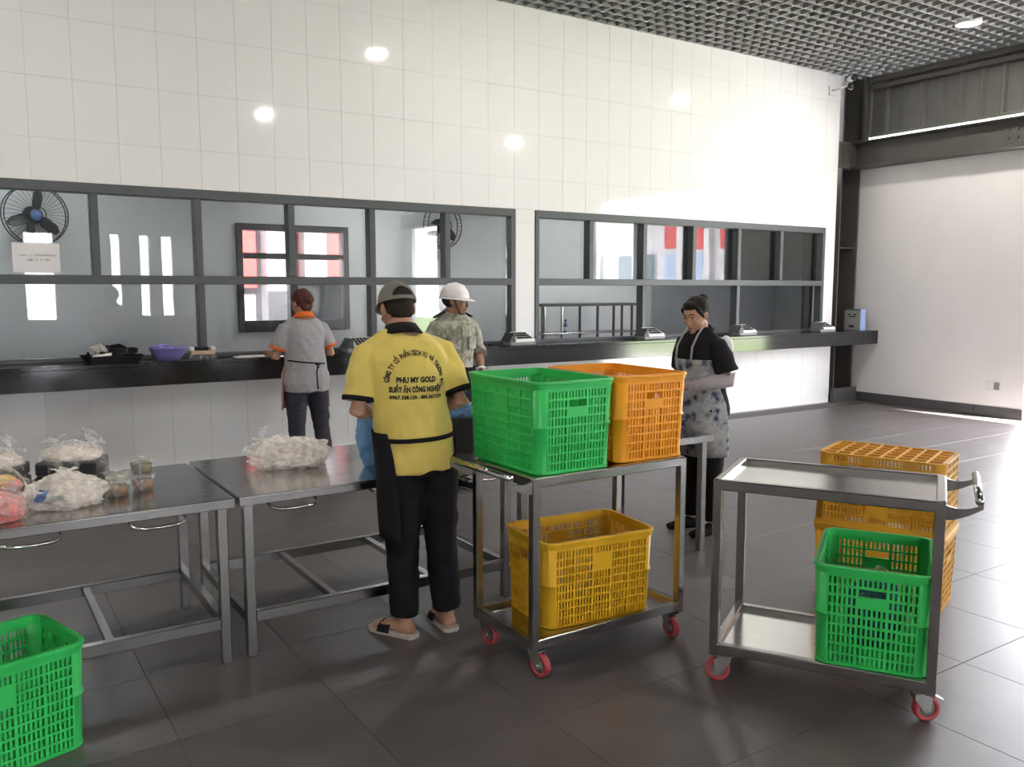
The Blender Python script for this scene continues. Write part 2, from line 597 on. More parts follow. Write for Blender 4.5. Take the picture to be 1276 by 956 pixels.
for a, b in cols:
    wtile(a, b, WZ1 + 0.002, 2.784)
    for z in zr:
        if z < CEIL + 0.05:
            wtile(a, b, z, min(z + TH, 4.68))
    wtile(a, b, 0.0, 0.426)
    wtile(a, b, 0.426, 0.835)
for z0, z1 in ((1.04, 1.397), (1.397, 1.859), (1.859, 2.321), (2.321, 2.457)):
    wtile(WL1 + 0.004, WR0 - 0.004, z0, z1)
    wtile(WR1 + 0.004, WX1, z0, z1)

# windows: frames and panes
def window(name, x0, x1, uppers, lowers, label, glazed=True):
    w = struct_empty(name, label=label)
    y0, y1 = WY - 0.012, WY + 0.10
    fw = 0.06
    boxo('frame_bar', (x0, x1, y0, y1, WZ1 - 0.078, WZ1), 'frame', w)
    boxo('frame_bar', (x0, x1, y0, y1, 1.655, 1.728), 'frame', w)
    boxo('frame_bar', (x0, x1, y0 + 0.02, y1, WZ0, WZ0 + 0.03), 'frame', w)
    boxo('frame_bar', (x0, x0 + 0.05, y0 - 0.001, y1, WZ0, WZ1 - 0.001), 'frame', w)
    boxo('frame_bar', (x1 - 0.06, x1, y0 - 0.001, y1, WZ0, WZ1 - 0.001), 'frame', w)
    for m_ in uppers:
        boxo('mullion', (m_ - fw / 2, m_ + fw / 2, y0, y1, 1.729, WZ1 - 0.079), 'frame', w)
    for m_ in lowers:
        boxo('mullion', (m_ - fw / 2, m_ + fw / 2, y0, y1, WZ0 + 0.03, 1.654), 'frame', w)
    def panes(ms, z0, z1):
        e = [x0 + 0.04] + list(ms) + [x1 - 0.045]
        for a, b in zip(e[:-1], e[1:]):
            boxo('pane', (a + 0.02, b - 0.02, WY + 0.074, WY + 0.080, z0, z1), 'glass', w, c=0)
    panes(uppers, 1.72, WZ1 - 0.07)
    if glazed:
        panes(lowers, WZ0 + 0.02, 1.66)
    return w
window('window_1', WL0, WL1, [-0.60, 0.21, 1.02, 1.825, 2.64, 3.435, 4.255], [0.21, 1.83, 3.435], 'long grey framed serving window beside the wall fan')
window('window_2', WR0, WR1, [6.105, 6.91, 7.72, 8.52, 9.335], [6.91, 8.52], 'grey framed serving window next to the steel column', glazed=False)

# white side wall with dark skirting, open end towards the yard
wall_right = struct_empty('wall_right')
boxo('panel', (RX, RX + 0.12, RY, 8.4, 0.0, 3.36), 'white_wall', wall_right, c=0.006)
boxo('panel', (RX, RX + 0.12, -4.4, 1.85, 0.0, 3.299), 'white_wall', wall_right, c=0.006)
boxo('panel', (RX, RX + 0.12, -7.0, -6.4, 0.0, 3.299), 'white_wall', wall_right, c=0.006)
bb = struct_empty('baseboard_right')
for k in range(4):
    boxo('skirting_tile', (RX - 0.012, RX - 0.0005, RY + 0.6 * k + 0.001, min(RY + 0.6 * k + 0.599, 7.62), 0.0, 0.132), 'base_tile', bb, c=0.002)
boxo('skirting_tile', (WX1 + 0.005, RX - 0.013, 7.60, 7.66, 0.0, 0.20), 'base_tile', bb, c=0.003)

# steel column in the corner (H section), beam, pipe, sheet metal above
boxo('back_panel', (10.40, 11.2, 8.12, 8.16, -0.1, 5.3), 'steel_paint', wall_right, c=0)
colm = struct_empty('trim_1', label='dark grey steel column in the corner beside the tiled wall')
boxo('flange', (RX - 0.05, RX - 0.02, 7.68, 8.06, 0.0, 4.9), 'steel_paint', colm)
boxo('web', (10.60, RX - 0.05, 7.98, 7.995, 0.0, 4.9), 'steel_paint', colm, c=0)
boxo('flange', (10.575, 10.60, 7.70, 8.06, 0.0, 4.9), 'steel_paint', colm)
boxo('stiffener', (10.60, RX - 0.05, 7.72, 7.979, 2.19, 2.205), 'steel_paint', colm, c=0)
boxo('base_plate', (10.60, RX - 0.05, 7.70, 7.979, 0.0, 0.03), 'steel_paint', colm, c=0)
gus = MB().prism([(10.62, 0.03), (10.70, 0.03), (10.62, 0.2)], 0.012, Matrix.Translation((0.05, 7.85, 0)))
obj('gusset', gus, 'steel_paint', colm)
bm_ = struct_empty('trim_2', label='deep grey steel beam above the white side wall')
boxo('lower_flange', (RX - 0.24, RX + 0.10, -6.9, 8.05, 3.30, 3.322), 'steel_paint', bm_)
boxo('web', (RX - 0.10, RX - 0.075, -6.9, 8.05, 3.321, 3.645), 'steel_paint', bm_, c=0)
boxo('upper_flange', (RX - 0.24, RX + 0.10, -6.9, 8.05, 3.644, 3.664), 'steel_paint', bm_)
boxo('web_end', (10.47, RX - 0.09, 7.70, 7.72, 3.30, 3.66), 'steel_paint', bm_, c=0)
for dy in (0, 0.11):
    for dz in (0, 0.10):
        bolt = MB().lathe([(0, 0), (0.02, 0), (0.02, 0.018), (0, 0.018)], 6)
        bo = obj('bolt', bolt, 'steel_paint', bm_, loc=(RX - 0.101, 5.50 + dy, 3.44 + dz))
        bo.rotation_euler = (0, -PI / 2, 0)
sh = struct_empty('wall_upper', label='ribbed grey sheet metal above the steel beam')
y = -6.9
ribs = []
while y < 7.65:
    ribs += [(y, 0.0), (y + 0.18, 0.0), (y + 0.205, 0.035), (y + 0.24, 0.035), (y + 0.265, 0.0)]
    y += 0.265
q = MB()
pl = [p for i, p in enumerate(ribs) if i == 0 or p[0] > ribs[i - 1][0] + 1e-6]
for (ya, da) in pl:
    q.v += [(RX + 0.06 - da, ya, 3.745), (RX + 0.06 - da, ya, 4.9), (RX + 0.075 - da, ya, 3.745), (RX + 0.075 - da, ya, 4.9)]
for i in range(len(pl) - 1):
    a, b = i * 4, i * 4 + 4
    q.f += [(a, b, b + 1, a + 1), (a + 2, a + 3, b + 3, b + 2), (a, a + 2, b + 2, b), (a + 1, b + 1, b + 3, a + 3)]
obj('sheet', q, 'sheet_metal', sh)
boxo('sill_channel', (RX - 0.02, RX + 0.09, -6.9, 7.65, 3.73, 3.775), 'sheet_metal', sh)
boxo('head_channel', (RX - 0.06, RX + 0.09, -6.9, 7.65, 4.37, 4.43), 'steel_paint', sh)
boxo('ceiling_edge', (RX - 0.10, RX - 0.06, -6.9, 7.66, 4.46, 4.60), 'steel_paint', sh)
pipe = MB().tube([(10.93, 7.60, 3.66), (10.93, 7.60, 4.6)], 0.055, 16)
obj('trim_3', pipe, 'steel_paint', smooth=True, kind='structure', label='round grey downpipe in the corner above the beam')

# open cell ceiling: crossing slats, dark space above
ceiling = struct_empty('ceiling')
CP = 0.154
lx = MB().box(-4.9, RX - 0.10, -0.006, 0.006, 0, 0.05).mesh('slat_x')
ly = MB().box(-0.006, 0.006, -6.9, WY - 0.004, 0, 0.049).mesh('slat_y')
lx.materials.append(M['slat'])
ly.materials.append(M['slat'])
for k in range(94):
    yy = WY - 0.02 - CP * k
    if yy > -6.85:
        obj('slat', lx, None, ceiling, loc=(0, yy, CEIL))
for k in range(103):
    xx = RX - 0.11 - CP * k
    if xx > -4.9:
        obj('slat', ly, None, ceiling, loc=(xx, 0, CEIL + 0.0005))
boxo('deck', (-5.0, RX + 0.1, -7.0, 8.2, 5.30, 5.36), 'plenum', ceiling, c=0)

# rear and side walls of the hall (behind the camera), with window openings
wall_left = struct_empty('wall_left')
boxo('slab', (-5.15, -5.0, -7.0, 7.85, 0, 5.3), 'white_wall', wall_left, c=0)
wall_rear = struct_empty('wall_rear')
boxo('slab', (-5, 11.1, -7.15, -7.0, 0, 0.9), 'white_wall', wall_rear, c=0)
boxo('slab', (-5, 11.1, -7.15, -7.0, 2.9, 5.3), 'white_wall', wall_rear, c=0)
xs = -5
for k, (a, b) in enumerate(((-2.6, -1.5), (1.5, 2.1), (3.3, 3.5), (3.95, 4.15), (4.45, 4.7), (5.2, 5.45))):  # first opening is unseen, added to let more daylight onto the tiled wall
    boxo('slab', (xs, a, -7.15, -7.0, 0.9, 2.9), 'white_wall', wall_rear, c=0)
    xs = b
boxo('slab', (xs, 11.1, -7.15, -7.0, 0.9, 2.9), 'white_wall', wall_rear, c=0)

# ------------------------------------------------------------------ kitchen behind the glass
KY = 10.5
kit = struct_empty('wall_kitchen')
KW = (2.92, 4.34, 1.09, 2.40)
boxo('slab', (-5, KW[0], KY, KY + 0.15, 0, 3.1), 'kitchen_wall', kit, c=0)
boxo('slab', (KW[0], KW[1], KY, KY + 0.15, 0, KW[2]), 'kitchen_wall', kit, c=0)
boxo('slab', (KW[0], KW[1], KY, KY + 0.15, KW[3], 3.1), 'kitchen_wall', kit, c=0)
boxo('slab', (KW[1], 9.6, KY, KY + 0.15, 0, 3.1), 'kitchen_wall', kit, c=0)
boxo('slab', (9.6, 14.0, KY - 0.02, KY + 0.15, 0, 3.1), 'kitchen_dark', kit, c=0)
boxo('side_slab', (12.6, 12.75, 7.9, KY - 0.02, 0, 3.1), 'kitchen_dark', kit, c=0)
boxo('side_slab', (-5.15, -5.0, 7.85, KY, 0, 3.1), 'kitchen_wall', kit, c=0)
boxo('ceiling_slab', (-5, 10.4, 7.86, KY + 0.15, 3.1, 3.2), 'kitchen_wall', kit, c=0)
boxo('ceiling_slab', (10.4, 14, 8.17, KY + 0.15, 3.1, 3.2), 'kitchen_wall', kit, c=0)
boxo('floor_slab', (-5, 14, 7.86, KY + 0.15, -0.1, -0.002), 'floor_tile', kit, c=0)
boxo('partition', (RX + 0.13, 12.6, 7.9, 8.05, 0, 3.1), 'kitchen_dark', kit, c=0)
kwn = struct_empty('window_3', label='black framed kitchen window with a tilted black sash')
for b in ((KW[0], KW[0] + 0.07, KW[2], KW[3]), (KW[1] - 0.07, KW[1], KW[2], KW[3])):
    boxo('frame_bar', (b[0], b[1], KY - 0.06, KY + 0.1, b[2], b[3]), 'fan', kwn)
for b in ((KW[2], KW[2] + 0.14), (KW[3] - 0.08, KW[3])):
    boxo('frame_bar', (KW[0] + 0.07, KW[1] - 0.07, KY - 0.055, KY + 0.1, b[0], b[1]), 'fan', kwn)
boxo('mullion', (3.56, 3.66, KY - 0.05, KY + 0.09, KW[2] + 0.14, KW[3] - 0.08), 'fan', kwn)
boxo('transom', (3.0, 4.26, KY - 0.045, KY + 0.08, 1.98, 2.05), 'fan', kwn)
boxo('pane', (3.0, 4.26, KY + 0.02, KY + 0.026, KW[2] + 0.12, KW[3] - 0.07), 'glass', kwn, c=0)
boxo('blind_panel', (3.67, 4.26, KY + 0.03, KY + 0.05, KW[2] + 0.14, 1.74), 'kitchen_dark', kwn, c=0)

# unseen fill lamps, added to brighten the kitchen
for i, xx in enumerate((0.5, 4.5, 8.2)):
    t = thing('fill_lamp', 'added fill light tube on the kitchen ceiling %s the black framed window' % ('short of', 'past', 'well past')[i], 'lamp', (xx, 9.2, 3.04))
    boxo('housing', (-0.6, 0.6, -0.04, 0.04, 0.02, 0.06), 'white_plastic', t)
    tb = MB().tube([(-0.58, 0, 0), (0.58, 0, 0)], 0.018, 10)
    obj('tube', tb, emit_mat('fill_glow', (0.92, 0.97, 1.0), 45.0), t, smooth=True)

# wall fans
def wall_fan(label, loc, r, yaw):
    t = thing('wall_fan', label, 'fan', loc, yaw)
    def circ(rad, y, n=40):
        return [(rad * math.cos(2 * PI * k / n), y, rad * math.sin(2 * PI * k / n)) for k in range(n + 1)]
    for rad, y in ((r, 0.0), (r * 0.985, -0.09), (r * 0.25, -0.13)):
        obj('cage_ring', MB().tube(circ(rad, y), 0.007, 6), 'fan', t, smooth=True)
    wr = MB()
    n = 36
    wm = MB().tube([(r * 0.25, -0.13, 0), (r * 0.7, -0.125, 0), (r * 0.98, -0.09, 0), (r, 0, 0)], 0.0022, 4)
    wme = wm.mesh('cage_wire')
    for k in range(n):
        o = obj('cage_wire', wme, 'fan', t)
        o.rotation_euler = (0, 2 * PI * k / n, 0)
    hub = MB().ell((0, -0.05, 0), (0.06, 0.06, 0.06))
    obj('hub', hub, 'print_blue', t, smooth=True)
    mot = MB().loft([(0, 0.0, 0.0), (0, 0.06, 0.0), (0, 0.16, 0.0)], [0.09, 0.10, 0.07], n=16)
    obj('motor', mot, 'fan', t, smooth=True)
    for k in range(3):
        a = R(80 + 120 * k)
        bl = MB()
        ca, sa = math.cos(a), math.sin(a)
        bl.loft([(ca * s_, -0.04, sa * s_) for s_ in (0.05, r * 0.35, r * 0.7, r * 0.9)], [(0.03, 0.006), (0.06, 0.006), (0.06, 0.005), (0.025, 0.005)], side=(-sa, -0.5, ca), n=10)
        obj('blade', bl, 'fan', t, smooth=True)
    boxo('bracket', (-0.03, 0.03, 0.10, 0.17, -0.45, 0.03), 'fan', t)
    return t
wall_fan('black caged wall fan behind the glass above the paper sign', (0.80, KY - 0.18, 2.38), 0.31, R(12))
wall_fan('black caged wall fan hanging past the kitchen window', (5.62, KY - 0.18, 2.46), 0.30, R(12))

# stainless rack inside
t = thing('steel_rack', 'stainless steel shelf rack standing in the kitchen', 'rack', (6.72, 9.5, 0))
boxo('top_shelf', (0, 1.8, 0, 0.45, 1.375, 1.41), 'steel_paint', t)
boxo('middle_shelf', (0, 1.8, 0, 0.45, 0.99, 1.01), 'inox', t)
boxo('bottom_shelf', (0, 1.8, 0, 0.45, 0.84, 0.87), 'inox', t)
for px in (0.02, 0.35, 0.98, 1.62, 1.78):
    for py in (0.02, 0.43):
        boxo('post', (px - 0.015, px + 0.015, py - 0.015, py + 0.015, 0.0, 1.376), 'inox' if px == 0.35 else 'steel_paint', t)
t = thing('bottle', 'small dark bottle on the kitchen rack shelf', 'bottle', (7.25, 9.68, 1.0105))
obj('body', MB().lathe([(0, 0), (0.03, 0), (0.03, 0.1), (0.012, 0.13), (0.012, 0.155), (0, 0.155)], 14), 'print_blue', t, smooth=True)
obj('label_band', MB().lathe([(0.0305, 0.02), (0.0312, 0.02), (0.0312, 0.07), (0.0305, 0.07)], 14), 'white_plastic', t, smooth=True)
obj('cap', MB().lathe([(0, 0.15), (0.015, 0.15), (0.015, 0.175), (0, 0.175)], 12), 'ink', t)

# ------------------------------------------------------------------ outdoors seen through openings and in reflections, plus unseen light blockers
yard = MB().box(-60, 90, -60, 60, -0.16, -0.125)
obj('ground', yard, 'concrete', kind='structure')
boxo('lawn', (15.5, 24, -40, 40, -0.125, -0.09), 'grass', None, c=0, kind='structure')
boxo('lawn_strip', (-10, 14, 12.3, 13.3, -0.125, -0.09), 'grass', None, c=0, kind='structure')
boxo('daylight_blocker', (-10, 16, KY + 0.16, 12.5, 3.25, 3.35), 'white_wall', None, c=0, kind='structure')  # unseen cover, added to dim the daylight behind the kitchen
boxo('sun_blocker', (-6, 11.15, -8, 8.3, 5.5, 8.6), 'sheet_metal', None, c=0, kind='structure')  # unseen mass over the hall, added so its shadow dims the annex
def building(name, label, x0, axis, span, h, deep, red, blue, wins, pillars, cat='building'):
    """facade on the plane axis = x0, facing the hall"""
    t = thing(name, label, cat, (0, 0, -0.12))
    def bx(nm, u0, u1, d0, d1, z0, z1, m):
        b = (x0 - d1, x0 - d0, u0, u1, z0, z1) if axis == 'x' else (u0, u1, x0 - d1, x0 - d0, z0, z1)
        return boxo(nm, b, m, t, c=0)
    u0, u1 = span
    bx('wall', u0, u1, -deep, 0.0, 0, h, 'b_wall')
    for (a, b, z0, z1) in red:
        bx('red_panel', a, b, 0.0, 0.06, z0, z1, 'b_red')
    for (a, b, z0, z1) in blue:
        bx('blue_panel', a, b, 0.0, 0.05, z0, z1, 'b_blue')
    for (a, b, z0, z1) in wins:
        w = bx('window', a, b, 0.0, 0.08, z0, z1, 'b_wall')
        b2 = (x0 - 0.10, x0 - 0.081, a + 0.06, b - 0.06, z0 + 0.06, z1 - 0.06) if axis == 'x' else (a + 0.06, b - 0.06, x0 - 0.10, x0 - 0.081, z0 + 0.06, z1 - 0.06)
        boxo('pane', b2, 'b_glass', w, c=0)
    for a in pillars:
        bx('pillar', a - 0.18, a + 0.18, 0.0, 0.35, 0, h, 'b_wall')
    bx('eave', u0, u1, 0.0, 0.9, h, h + 0.25, 'b_wall')
    return t
W_ = [(y, y + 1.2, 1.0, 3.5) for y in (-38, -36, -33, -31, -28, -26, -22.2, -19.8, -18.1)] + [(y, y + 1.3, 1.0, 3.2) for y in (-9, -6.5, -3, 0, 3)]
building('factory_building', 'white and red factory building across the yard', 30.0, 'x', (-40, 10), 5.6, 6,
         [(-16.3, -15.2, 3.7, 5.3), (-14.3, -13.6, 3.6, 5.3), (-12.6, -11.9, 3.6, 5.3), (-10.5, -9.5, 3.6, 5.3)], [(-16.3, -15.3, 0.3, 3.4), (-14.3, -13.7, 0.3, 3.4)], W_, [-14.95, -13.2, -11.5, -24, -30])
building('annex_building', 'white building with red panels behind the kitchen', 13.8, 'y', (-6, 14), 4.2, 4,
         [(3.70, 4.15, 1.75, 2.7), (4.65, 4.95, 1.75, 2.7), (5.10, 5.60, 1.95, 2.7), (5.72, 6.4, 1.95, 2.7)], [(5.10, 5.60, 0.3, 1.85), (3.2, 3.6, 0.5, 2.6)], [(5.8, 6.4, 0.6, 1.8), (1.5, 2.4, 0.8, 2.2)], [4.4, 5.02])

# ------------------------------------------------------------------ ceiling lamps
def downlight(x, y, label):
    t = thing('downlight', label, 'lamp', (x, y, CEIL), 0, 'round downlights in the ceiling')
    obj('trim_ring', MB().lathe([(0.105, -0.012), (0.135, -0.012), (0.135, 0.05), (0.105, 0.05)], 32, closed=True), 'white_plastic', t, smooth=False)
    obj('diffuser', MB().lathe([(0, -0.004), (0.104, -0.004), (0.104, 0.045), (0, 0.045)], 32), 'lamp', t)
    ld = bpy.data.lights.new('downlight_beam', 'AREA')
    ld.shape = 'DISK'
    ld.size = 0.2
    ld.energy = 22
    ld.color = (1.0, 0.95, 0.87)
    lo = bpy.data.objects.new('downlight_beam', ld)
    COL.objects.link(lo)
    lo.parent = t
    lo.location = (0, 0, -0.02)
    return t
LAMPS = [(9.60, 5.45), (4.62, 5.25), (4.60, 0.82), (9.60, 0.82), (-0.4, 5.25), (-0.4, 0.82)]
for i, (x, y) in enumerate(LAMPS):
    downlight(x, y, 'round recessed downlight in the open cell ceiling by the white side wall' if i == 0 else 'round recessed downlight in the open cell ceiling of the hall')

# ------------------------------------------------------------------ counter
t = thing('serving_counter', 'long black granite serving counter below the windows', 'counter', (0, 0, 0))
boxo('worktop', (-5.0, RX - 0.003, 7.30, WY - 0.002, 1.0, 1.03), 'granite', t, c=0.003)
for a, b in ((WL0, WL1), (WR0, WR1)):
    boxo('inner_ledge', (a + 0.002, b - 0.002, WY - 0.001, WY + 0.45, 1.0, 1.0295), 'granite', t, c=0.002)
boxo('apron', (-5.0, RX - 0.003, 7.30, 7.34, 0.842, 0.999), 'granite', t, c=0.002)
boxo('soffit', (-5.0, RX - 0.003, 7.345, WY - 0.005, 0.84, 0.87), 'granite', t, c=0)

# ------------------------------------------------------------------ crates
def grid_panel(us, vs, solid, fn, w0, w1):
    """flat panel with holes: one connected mesh; fn(u, v, w) gives the place"""
    q = MB()
    idx = {}
    def V(i, j, k):
        key = (i, j, k)
        if key not in idx:
            idx[key] = len(q.v)
            q.v.append(tuple(fn(us[i], vs[j], w1 if k else w0)))
        return idx[key]
    nu, nv = len(us) - 1, len(vs) - 1
    S = lambda i, j: 0 <= i < nu and 0 <= j < nv and solid(i, j)
    for i in range(nu):
        for j in range(nv):
            if not S(i, j):
                continue
            q.f.append((V(i, j, 0), V(i + 1, j, 0), V(i + 1, j + 1, 0), V(i, j + 1, 0)))
            q.f.append((V(i, j, 1), V(i, j + 1, 1), V(i + 1, j + 1, 1), V(i + 1, j, 1)))
            if not S(i - 1, j):
                q.f.append((V(i, j, 0), V(i, j + 1, 0), V(i, j + 1, 1), V(i, j, 1)))
            if not S(i + 1, j):
                q.f.append((V(i + 1, j, 0), V(i + 1, j, 1), V(i + 1, j + 1, 1), V(i + 1, j + 1, 0)))
            if not S(i, j - 1):
                q.f.append((V(i, j, 0), V(i, j, 1), V(i + 1, j, 1), V(i + 1, j, 0)))
            if not S(i, j + 1):
                q.f.append((V(i, j + 1, 0), V(i + 1, j + 1, 0), V(i + 1, j + 1, 1), V(i, j + 1, 1)))
    return q

_crate = {}
def crate_meshes(L, W, H):
    key = (L, W, H)
    if key in _crate:
        return _crate[key]
    rc = 0.05
    tp = lambda v: -0.014 + 0.012 * v / H        # taper: the foot is smaller than the rim
    out = {}
    def side(length, depth, nc, handle):
        half = length / 2 - rc
        def fn(u, v, w):                          # w: inward from the outer face; panel looks to -y
            return (u * (1 + tp(v) / half * 0.3), -(depth / 2 + tp(v)) + w, v)
        cw = 2 * half / nc
        rib = 0.011
        us, tu = [], []
        for c in range(nc):
            a = -half + cw * c
            us.append(a - rib / 2 if c else a)
            tu.append('R')
            a2 = a + rib / 2
            nb = 5
            st = (cw - rib) / (nb * 2 + 1)
            for b in range(nb * 2 + 1):
                us.append(a2 + st * b)
                tu.append(('g' if b % 2 == 0 else 'b', c))
        us.append(half - rib / 2)
        tu.append('R')
        us.append(half)
        nr = 9
        z0, z1 = 0.012, H - 0.034
        rh = (z1 - z0) / nr
        vs, tv = [0.0], ['R']
        for r in range(nr):
            vs.append(z0 + rh * r)
            tv.append(('o', r))
            vs.append(z0 + rh * (r + 1) - 0.008)
            tv.append('R')
        vs.append(z1)
        tv.append('R')
        vs.append(H)
        mid = nc // 2
        def plate(i, j):
            if isinstance(tu[i], tuple) and tu[i][1] == mid and isinstance(tv[j], tuple):
                return tv[j][1] in ((nr - 2, nr - 3) if not handle else (nr - 3,))
            if isinstance(tu[i], tuple) and tu[i][1] == mid and tv[j] == 'R' and j > 0:
                return True
            return False
        def hole(i, j):
            if not handle or not (isinstance(tu[i], tuple) and tu[i][1] == mid):
                return False
            return isinstance(tv[j], tuple) and tv[j][1] == nr - 2
        def ribs(i, j):
            if hole(i, j):
                return False
            return tu[i] == 'R' or tv[j] == 'R' or plate(i, j)
        def bars(i, j):
            if hole(i, j):
                return False
            return tu[i] == 'R' or tv[j] == 'R' or tu[i][0] == 'b'
        return (grid_panel(us, vs, ribs, fn, 0.0, 0.011).mesh('side_panel'),
                grid_panel(us, vs, bars, fn, 0.003, 0.008).mesh('lattice'))
    out['long'] = side(L, W, 5, False)
    out['short'] = side(W, L, 3, True)
    # corner: quarter shell
    q = MB()
    n = 6
    lv = [0.0, 0.01, H * 0.5 - 0.006, H * 0.5 - 0.002, H * 0.5 + 0.004, H * 0.5 + 0.008, H]
    ofs = [0.003, 0.0, 0.0, 0.006, 0.006, 0.0, 0.0]
    for z, e in zip(lv, ofs):
        for r in (rc + e, rc - 0.005):
            for k in range(n + 1):
                a = PI / 2 * k / n
                q.v.append((L / 2 + tp(z) - rc + r * math.cos(a), W / 2 + tp(z) - rc + r * math.sin(a), z))
    st = 2 * (n + 1)
    for l in range(len(lv) - 1):
        for k in range(n):
            a = l * st + k
            q.f += [(a, a + 1, a + 1 + st, a + st), (a + n + 1, a + n + 1 + st, a + n + 2 + st, a + n + 2)]
        for k in (0, n):
            a = l * st + k
            q.f.append((a, a + st, a + st + n + 1, a + n + 1))
    for l in (0, len(lv) - 1):
        for k in range(n):
            a = l * st + k
            q.f.append((a, a + n + 1, a + n + 2, a + 1))
    out['corner'] = q.mesh('corner', True)
    # rim: swept profile round the rounded rectangle
    def loop(off, z):
        pts = []
        for cx, cy, a0 in ((1, 1, 0), (-1, 1, 90), (-1, -1, 180), (1, -1, 270)):
            for k in range(7):
                a = R(a0 + 15 * k)
                pts.append((cx * (L / 2 + tp(z) - rc) + (rc + off) * math.cos(a), cy * (W / 2 + tp(z) - rc) + (rc + off) * math.sin(a), z))
        return pts
    def swept(prof):
        q = MB()
        m = 28
        for off, z in prof:
            q.v += loop(off, z)
        k = len(prof)
        for i in range(k):
            for j in range(m):
                a, b = i * m + j, i * m + (j + 1) % m
                c, d = ((i + 1) % k) * m + (j + 1) % m, ((i + 1) % k) * m + j
                q.f.append((a, b, c, d))
        return q
    out['rim'] = swept([(0.007, H), (0.009, H - 0.003), (0.009, H - 0.010), (0.005, H - 0.012), (0.003, H - 0.030), (-0.008, H - 0.030), (-0.009, H)]).mesh('rim')
    out['foot'] = swept([(0.004, 0.0), (0.004, 0.009), (-0.010, 0.009), (-0.010, 0.0)]).mesh('foot_band')
    # base: wide ribs below, finer grid above them
    def flat(nx, ny, rw, z0, z1):
        hx, hy = L / 2 - 0.026, W / 2 - 0.026
        us, tu, vs, tv = [-hx], ['R'], [-hy], ['R']
        for c in range(nx):
            a, b = -hx + 2 * hx * c / nx, -hx + 2 * hx * (c + 1) / nx
            us += [a + rw / 2, b - rw / 2]
            tu += ['o', 'R']
        for c in range(ny):
            a, b = -hy + 2 * hy * c / ny, -hy + 2 * hy * (c + 1) / ny
            vs += [a + rw / 2, b - rw / 2]
            tv += ['o', 'R']
        us.append(hx)
        vs.append(hy)
        return grid_panel(us, vs, lambda i, j: tu[i] == 'R' or tv[j] == 'R', lambda u, v, w: (u, v, w), z0, z1)
    out['base'] = flat(8, 5, 0.013, 0.001, 0.012).mesh('base_grid')
    out['base_fine'] = flat(40, 25, 0.006, 0.0125, 0.016).mesh('base_mesh')
    _crate[key] = out
    return out

def crate(label, loc, rotz, m, dims=(0.58, 0.41, 0.385), flip=False, group=None):
    me = crate_meshes(*dims)
    t = thing('plastic_crate', label, 'crate', loc, rotz, group)
    if flip:
        t.rotation_euler = (PI, 0, rotz)
        t.location.z += dims[2]
    for k, nm in enumerate(('long', 'short', 'long', 'short')):
        p = obj('side_panel', me[nm][0], m, t, rotz=PI / 2 * k)
        obj('lattice', me[nm][1], m, p)
    for k, (sx, sy) in enumerate(((1, 1), (-1, 1), (-1, -1), (1, -1))):
        o = obj('corner', me['corner'], m, t)
        o.scale = (sx, sy, 1)
    obj('rim', me['rim'], m, t)
    obj('foot_band', me['foot'], m, t)
    b = obj('base_grid', me['base'], m, t)
    obj('base_mesh', me['base_fine'], m, b)
    return t

# ------------------------------------------------------------------ steel tables
def steel_table(label, x0, x1, y0, y1, h, stretchers=True, handles=()):
    t = thing('steel_table', label, 'table', (x0, y0, 0))
    L, W = x1 - x0, y1 - y0
    boxo('top', (0, L, 0, W, h - 0.006, h), 'inox_top', t, c=0.002)
    for b in ((0, L, 0, 0.02), (0, L, W - 0.02, W)):
        boxo('edge_fold', (b[0], b[1], b[2], b[3], h - 0.042, h - 0.006), 'inox', t, c=0.003)
    for b in ((0, 0.02), (L - 0.02, L)):
        boxo('edge_fold', (b[0], b[1], 0.021, W - 0.021, h - 0.042, h - 0.006), 'inox', t, c=0.003)
    lg = 0.042
    for lx_ in (0.025, L - 0.025 - lg):
        for ly_ in (0.035, W - 0.035 - lg):
            boxo('leg', (lx_, lx_ + lg, ly_, ly_ + lg, 0.0, h - 0.043), 'inox', t, c=0.003)
    if stretchers:
        z0, z1 = 0.155, 0.205
        for ly_ in (0.037, W - 0.037 - 0.038):
            boxo('stretcher', (0.025 + lg, L - 0.025 - lg, ly_, ly_ + 0.038, z0, z1), 'inox', t, c=0.003)
        for lx_ in (0.026, L - 0.026 - 0.038):
            boxo('stretcher', (lx_, lx_ + 0.038, 0.035 + lg, W - 0.035 - lg, z0, z1), 'inox', t, c=0.003)
        for f in (0.31, 0.66):
            boxo('crossbar', (L * f - 0.016, L * f + 0.016, 0.076, W - 0.076, z0 + 0.012, z1 - 0.003), 'inox', t, c=0.003)
    for hx in handles:
        c = hx - x0
        pts = [(c - 0.105, 0.05, h - 0.03), (c - 0.105, 0.03, h - 0.048)]
        for k in range(9):
            a = PI * (1 - k / 8)
            pts.append((c + 0.105 * math.copysign(abs(math.cos(a)) ** 0.55, math.cos(a)), 0.0 - 0.055 * math.sin(a) ** 0.8, h - 0.052 - 0.012 * math.sin(a)))
        pts += [(c + 0.105, 0.03, h - 0.048), (c + 0.105, 0.05, h - 0.03)]
        obj('handle', MB().tube(pts, 0.007, 8), 'chrome', t, smooth=True)
    return t
TZ = 0.735
steel_table('stainless steel table carrying wrapped food boxes and soup tubs', -0.50, 0.965, 3.615, 4.50, TZ, handles=(0.20, 0.655))
steel_table('stainless steel table with a clear bag of rice, man at its edge', 0.985, 2.415, 3.62, 4.53, TZ, handles=(1.22, 1.70, 2.18))
steel_table('bare legged stainless steel table beside the woman in the floral apron', 2.435, 3.86, 3.63, 4.50, TZ, stretchers=False)

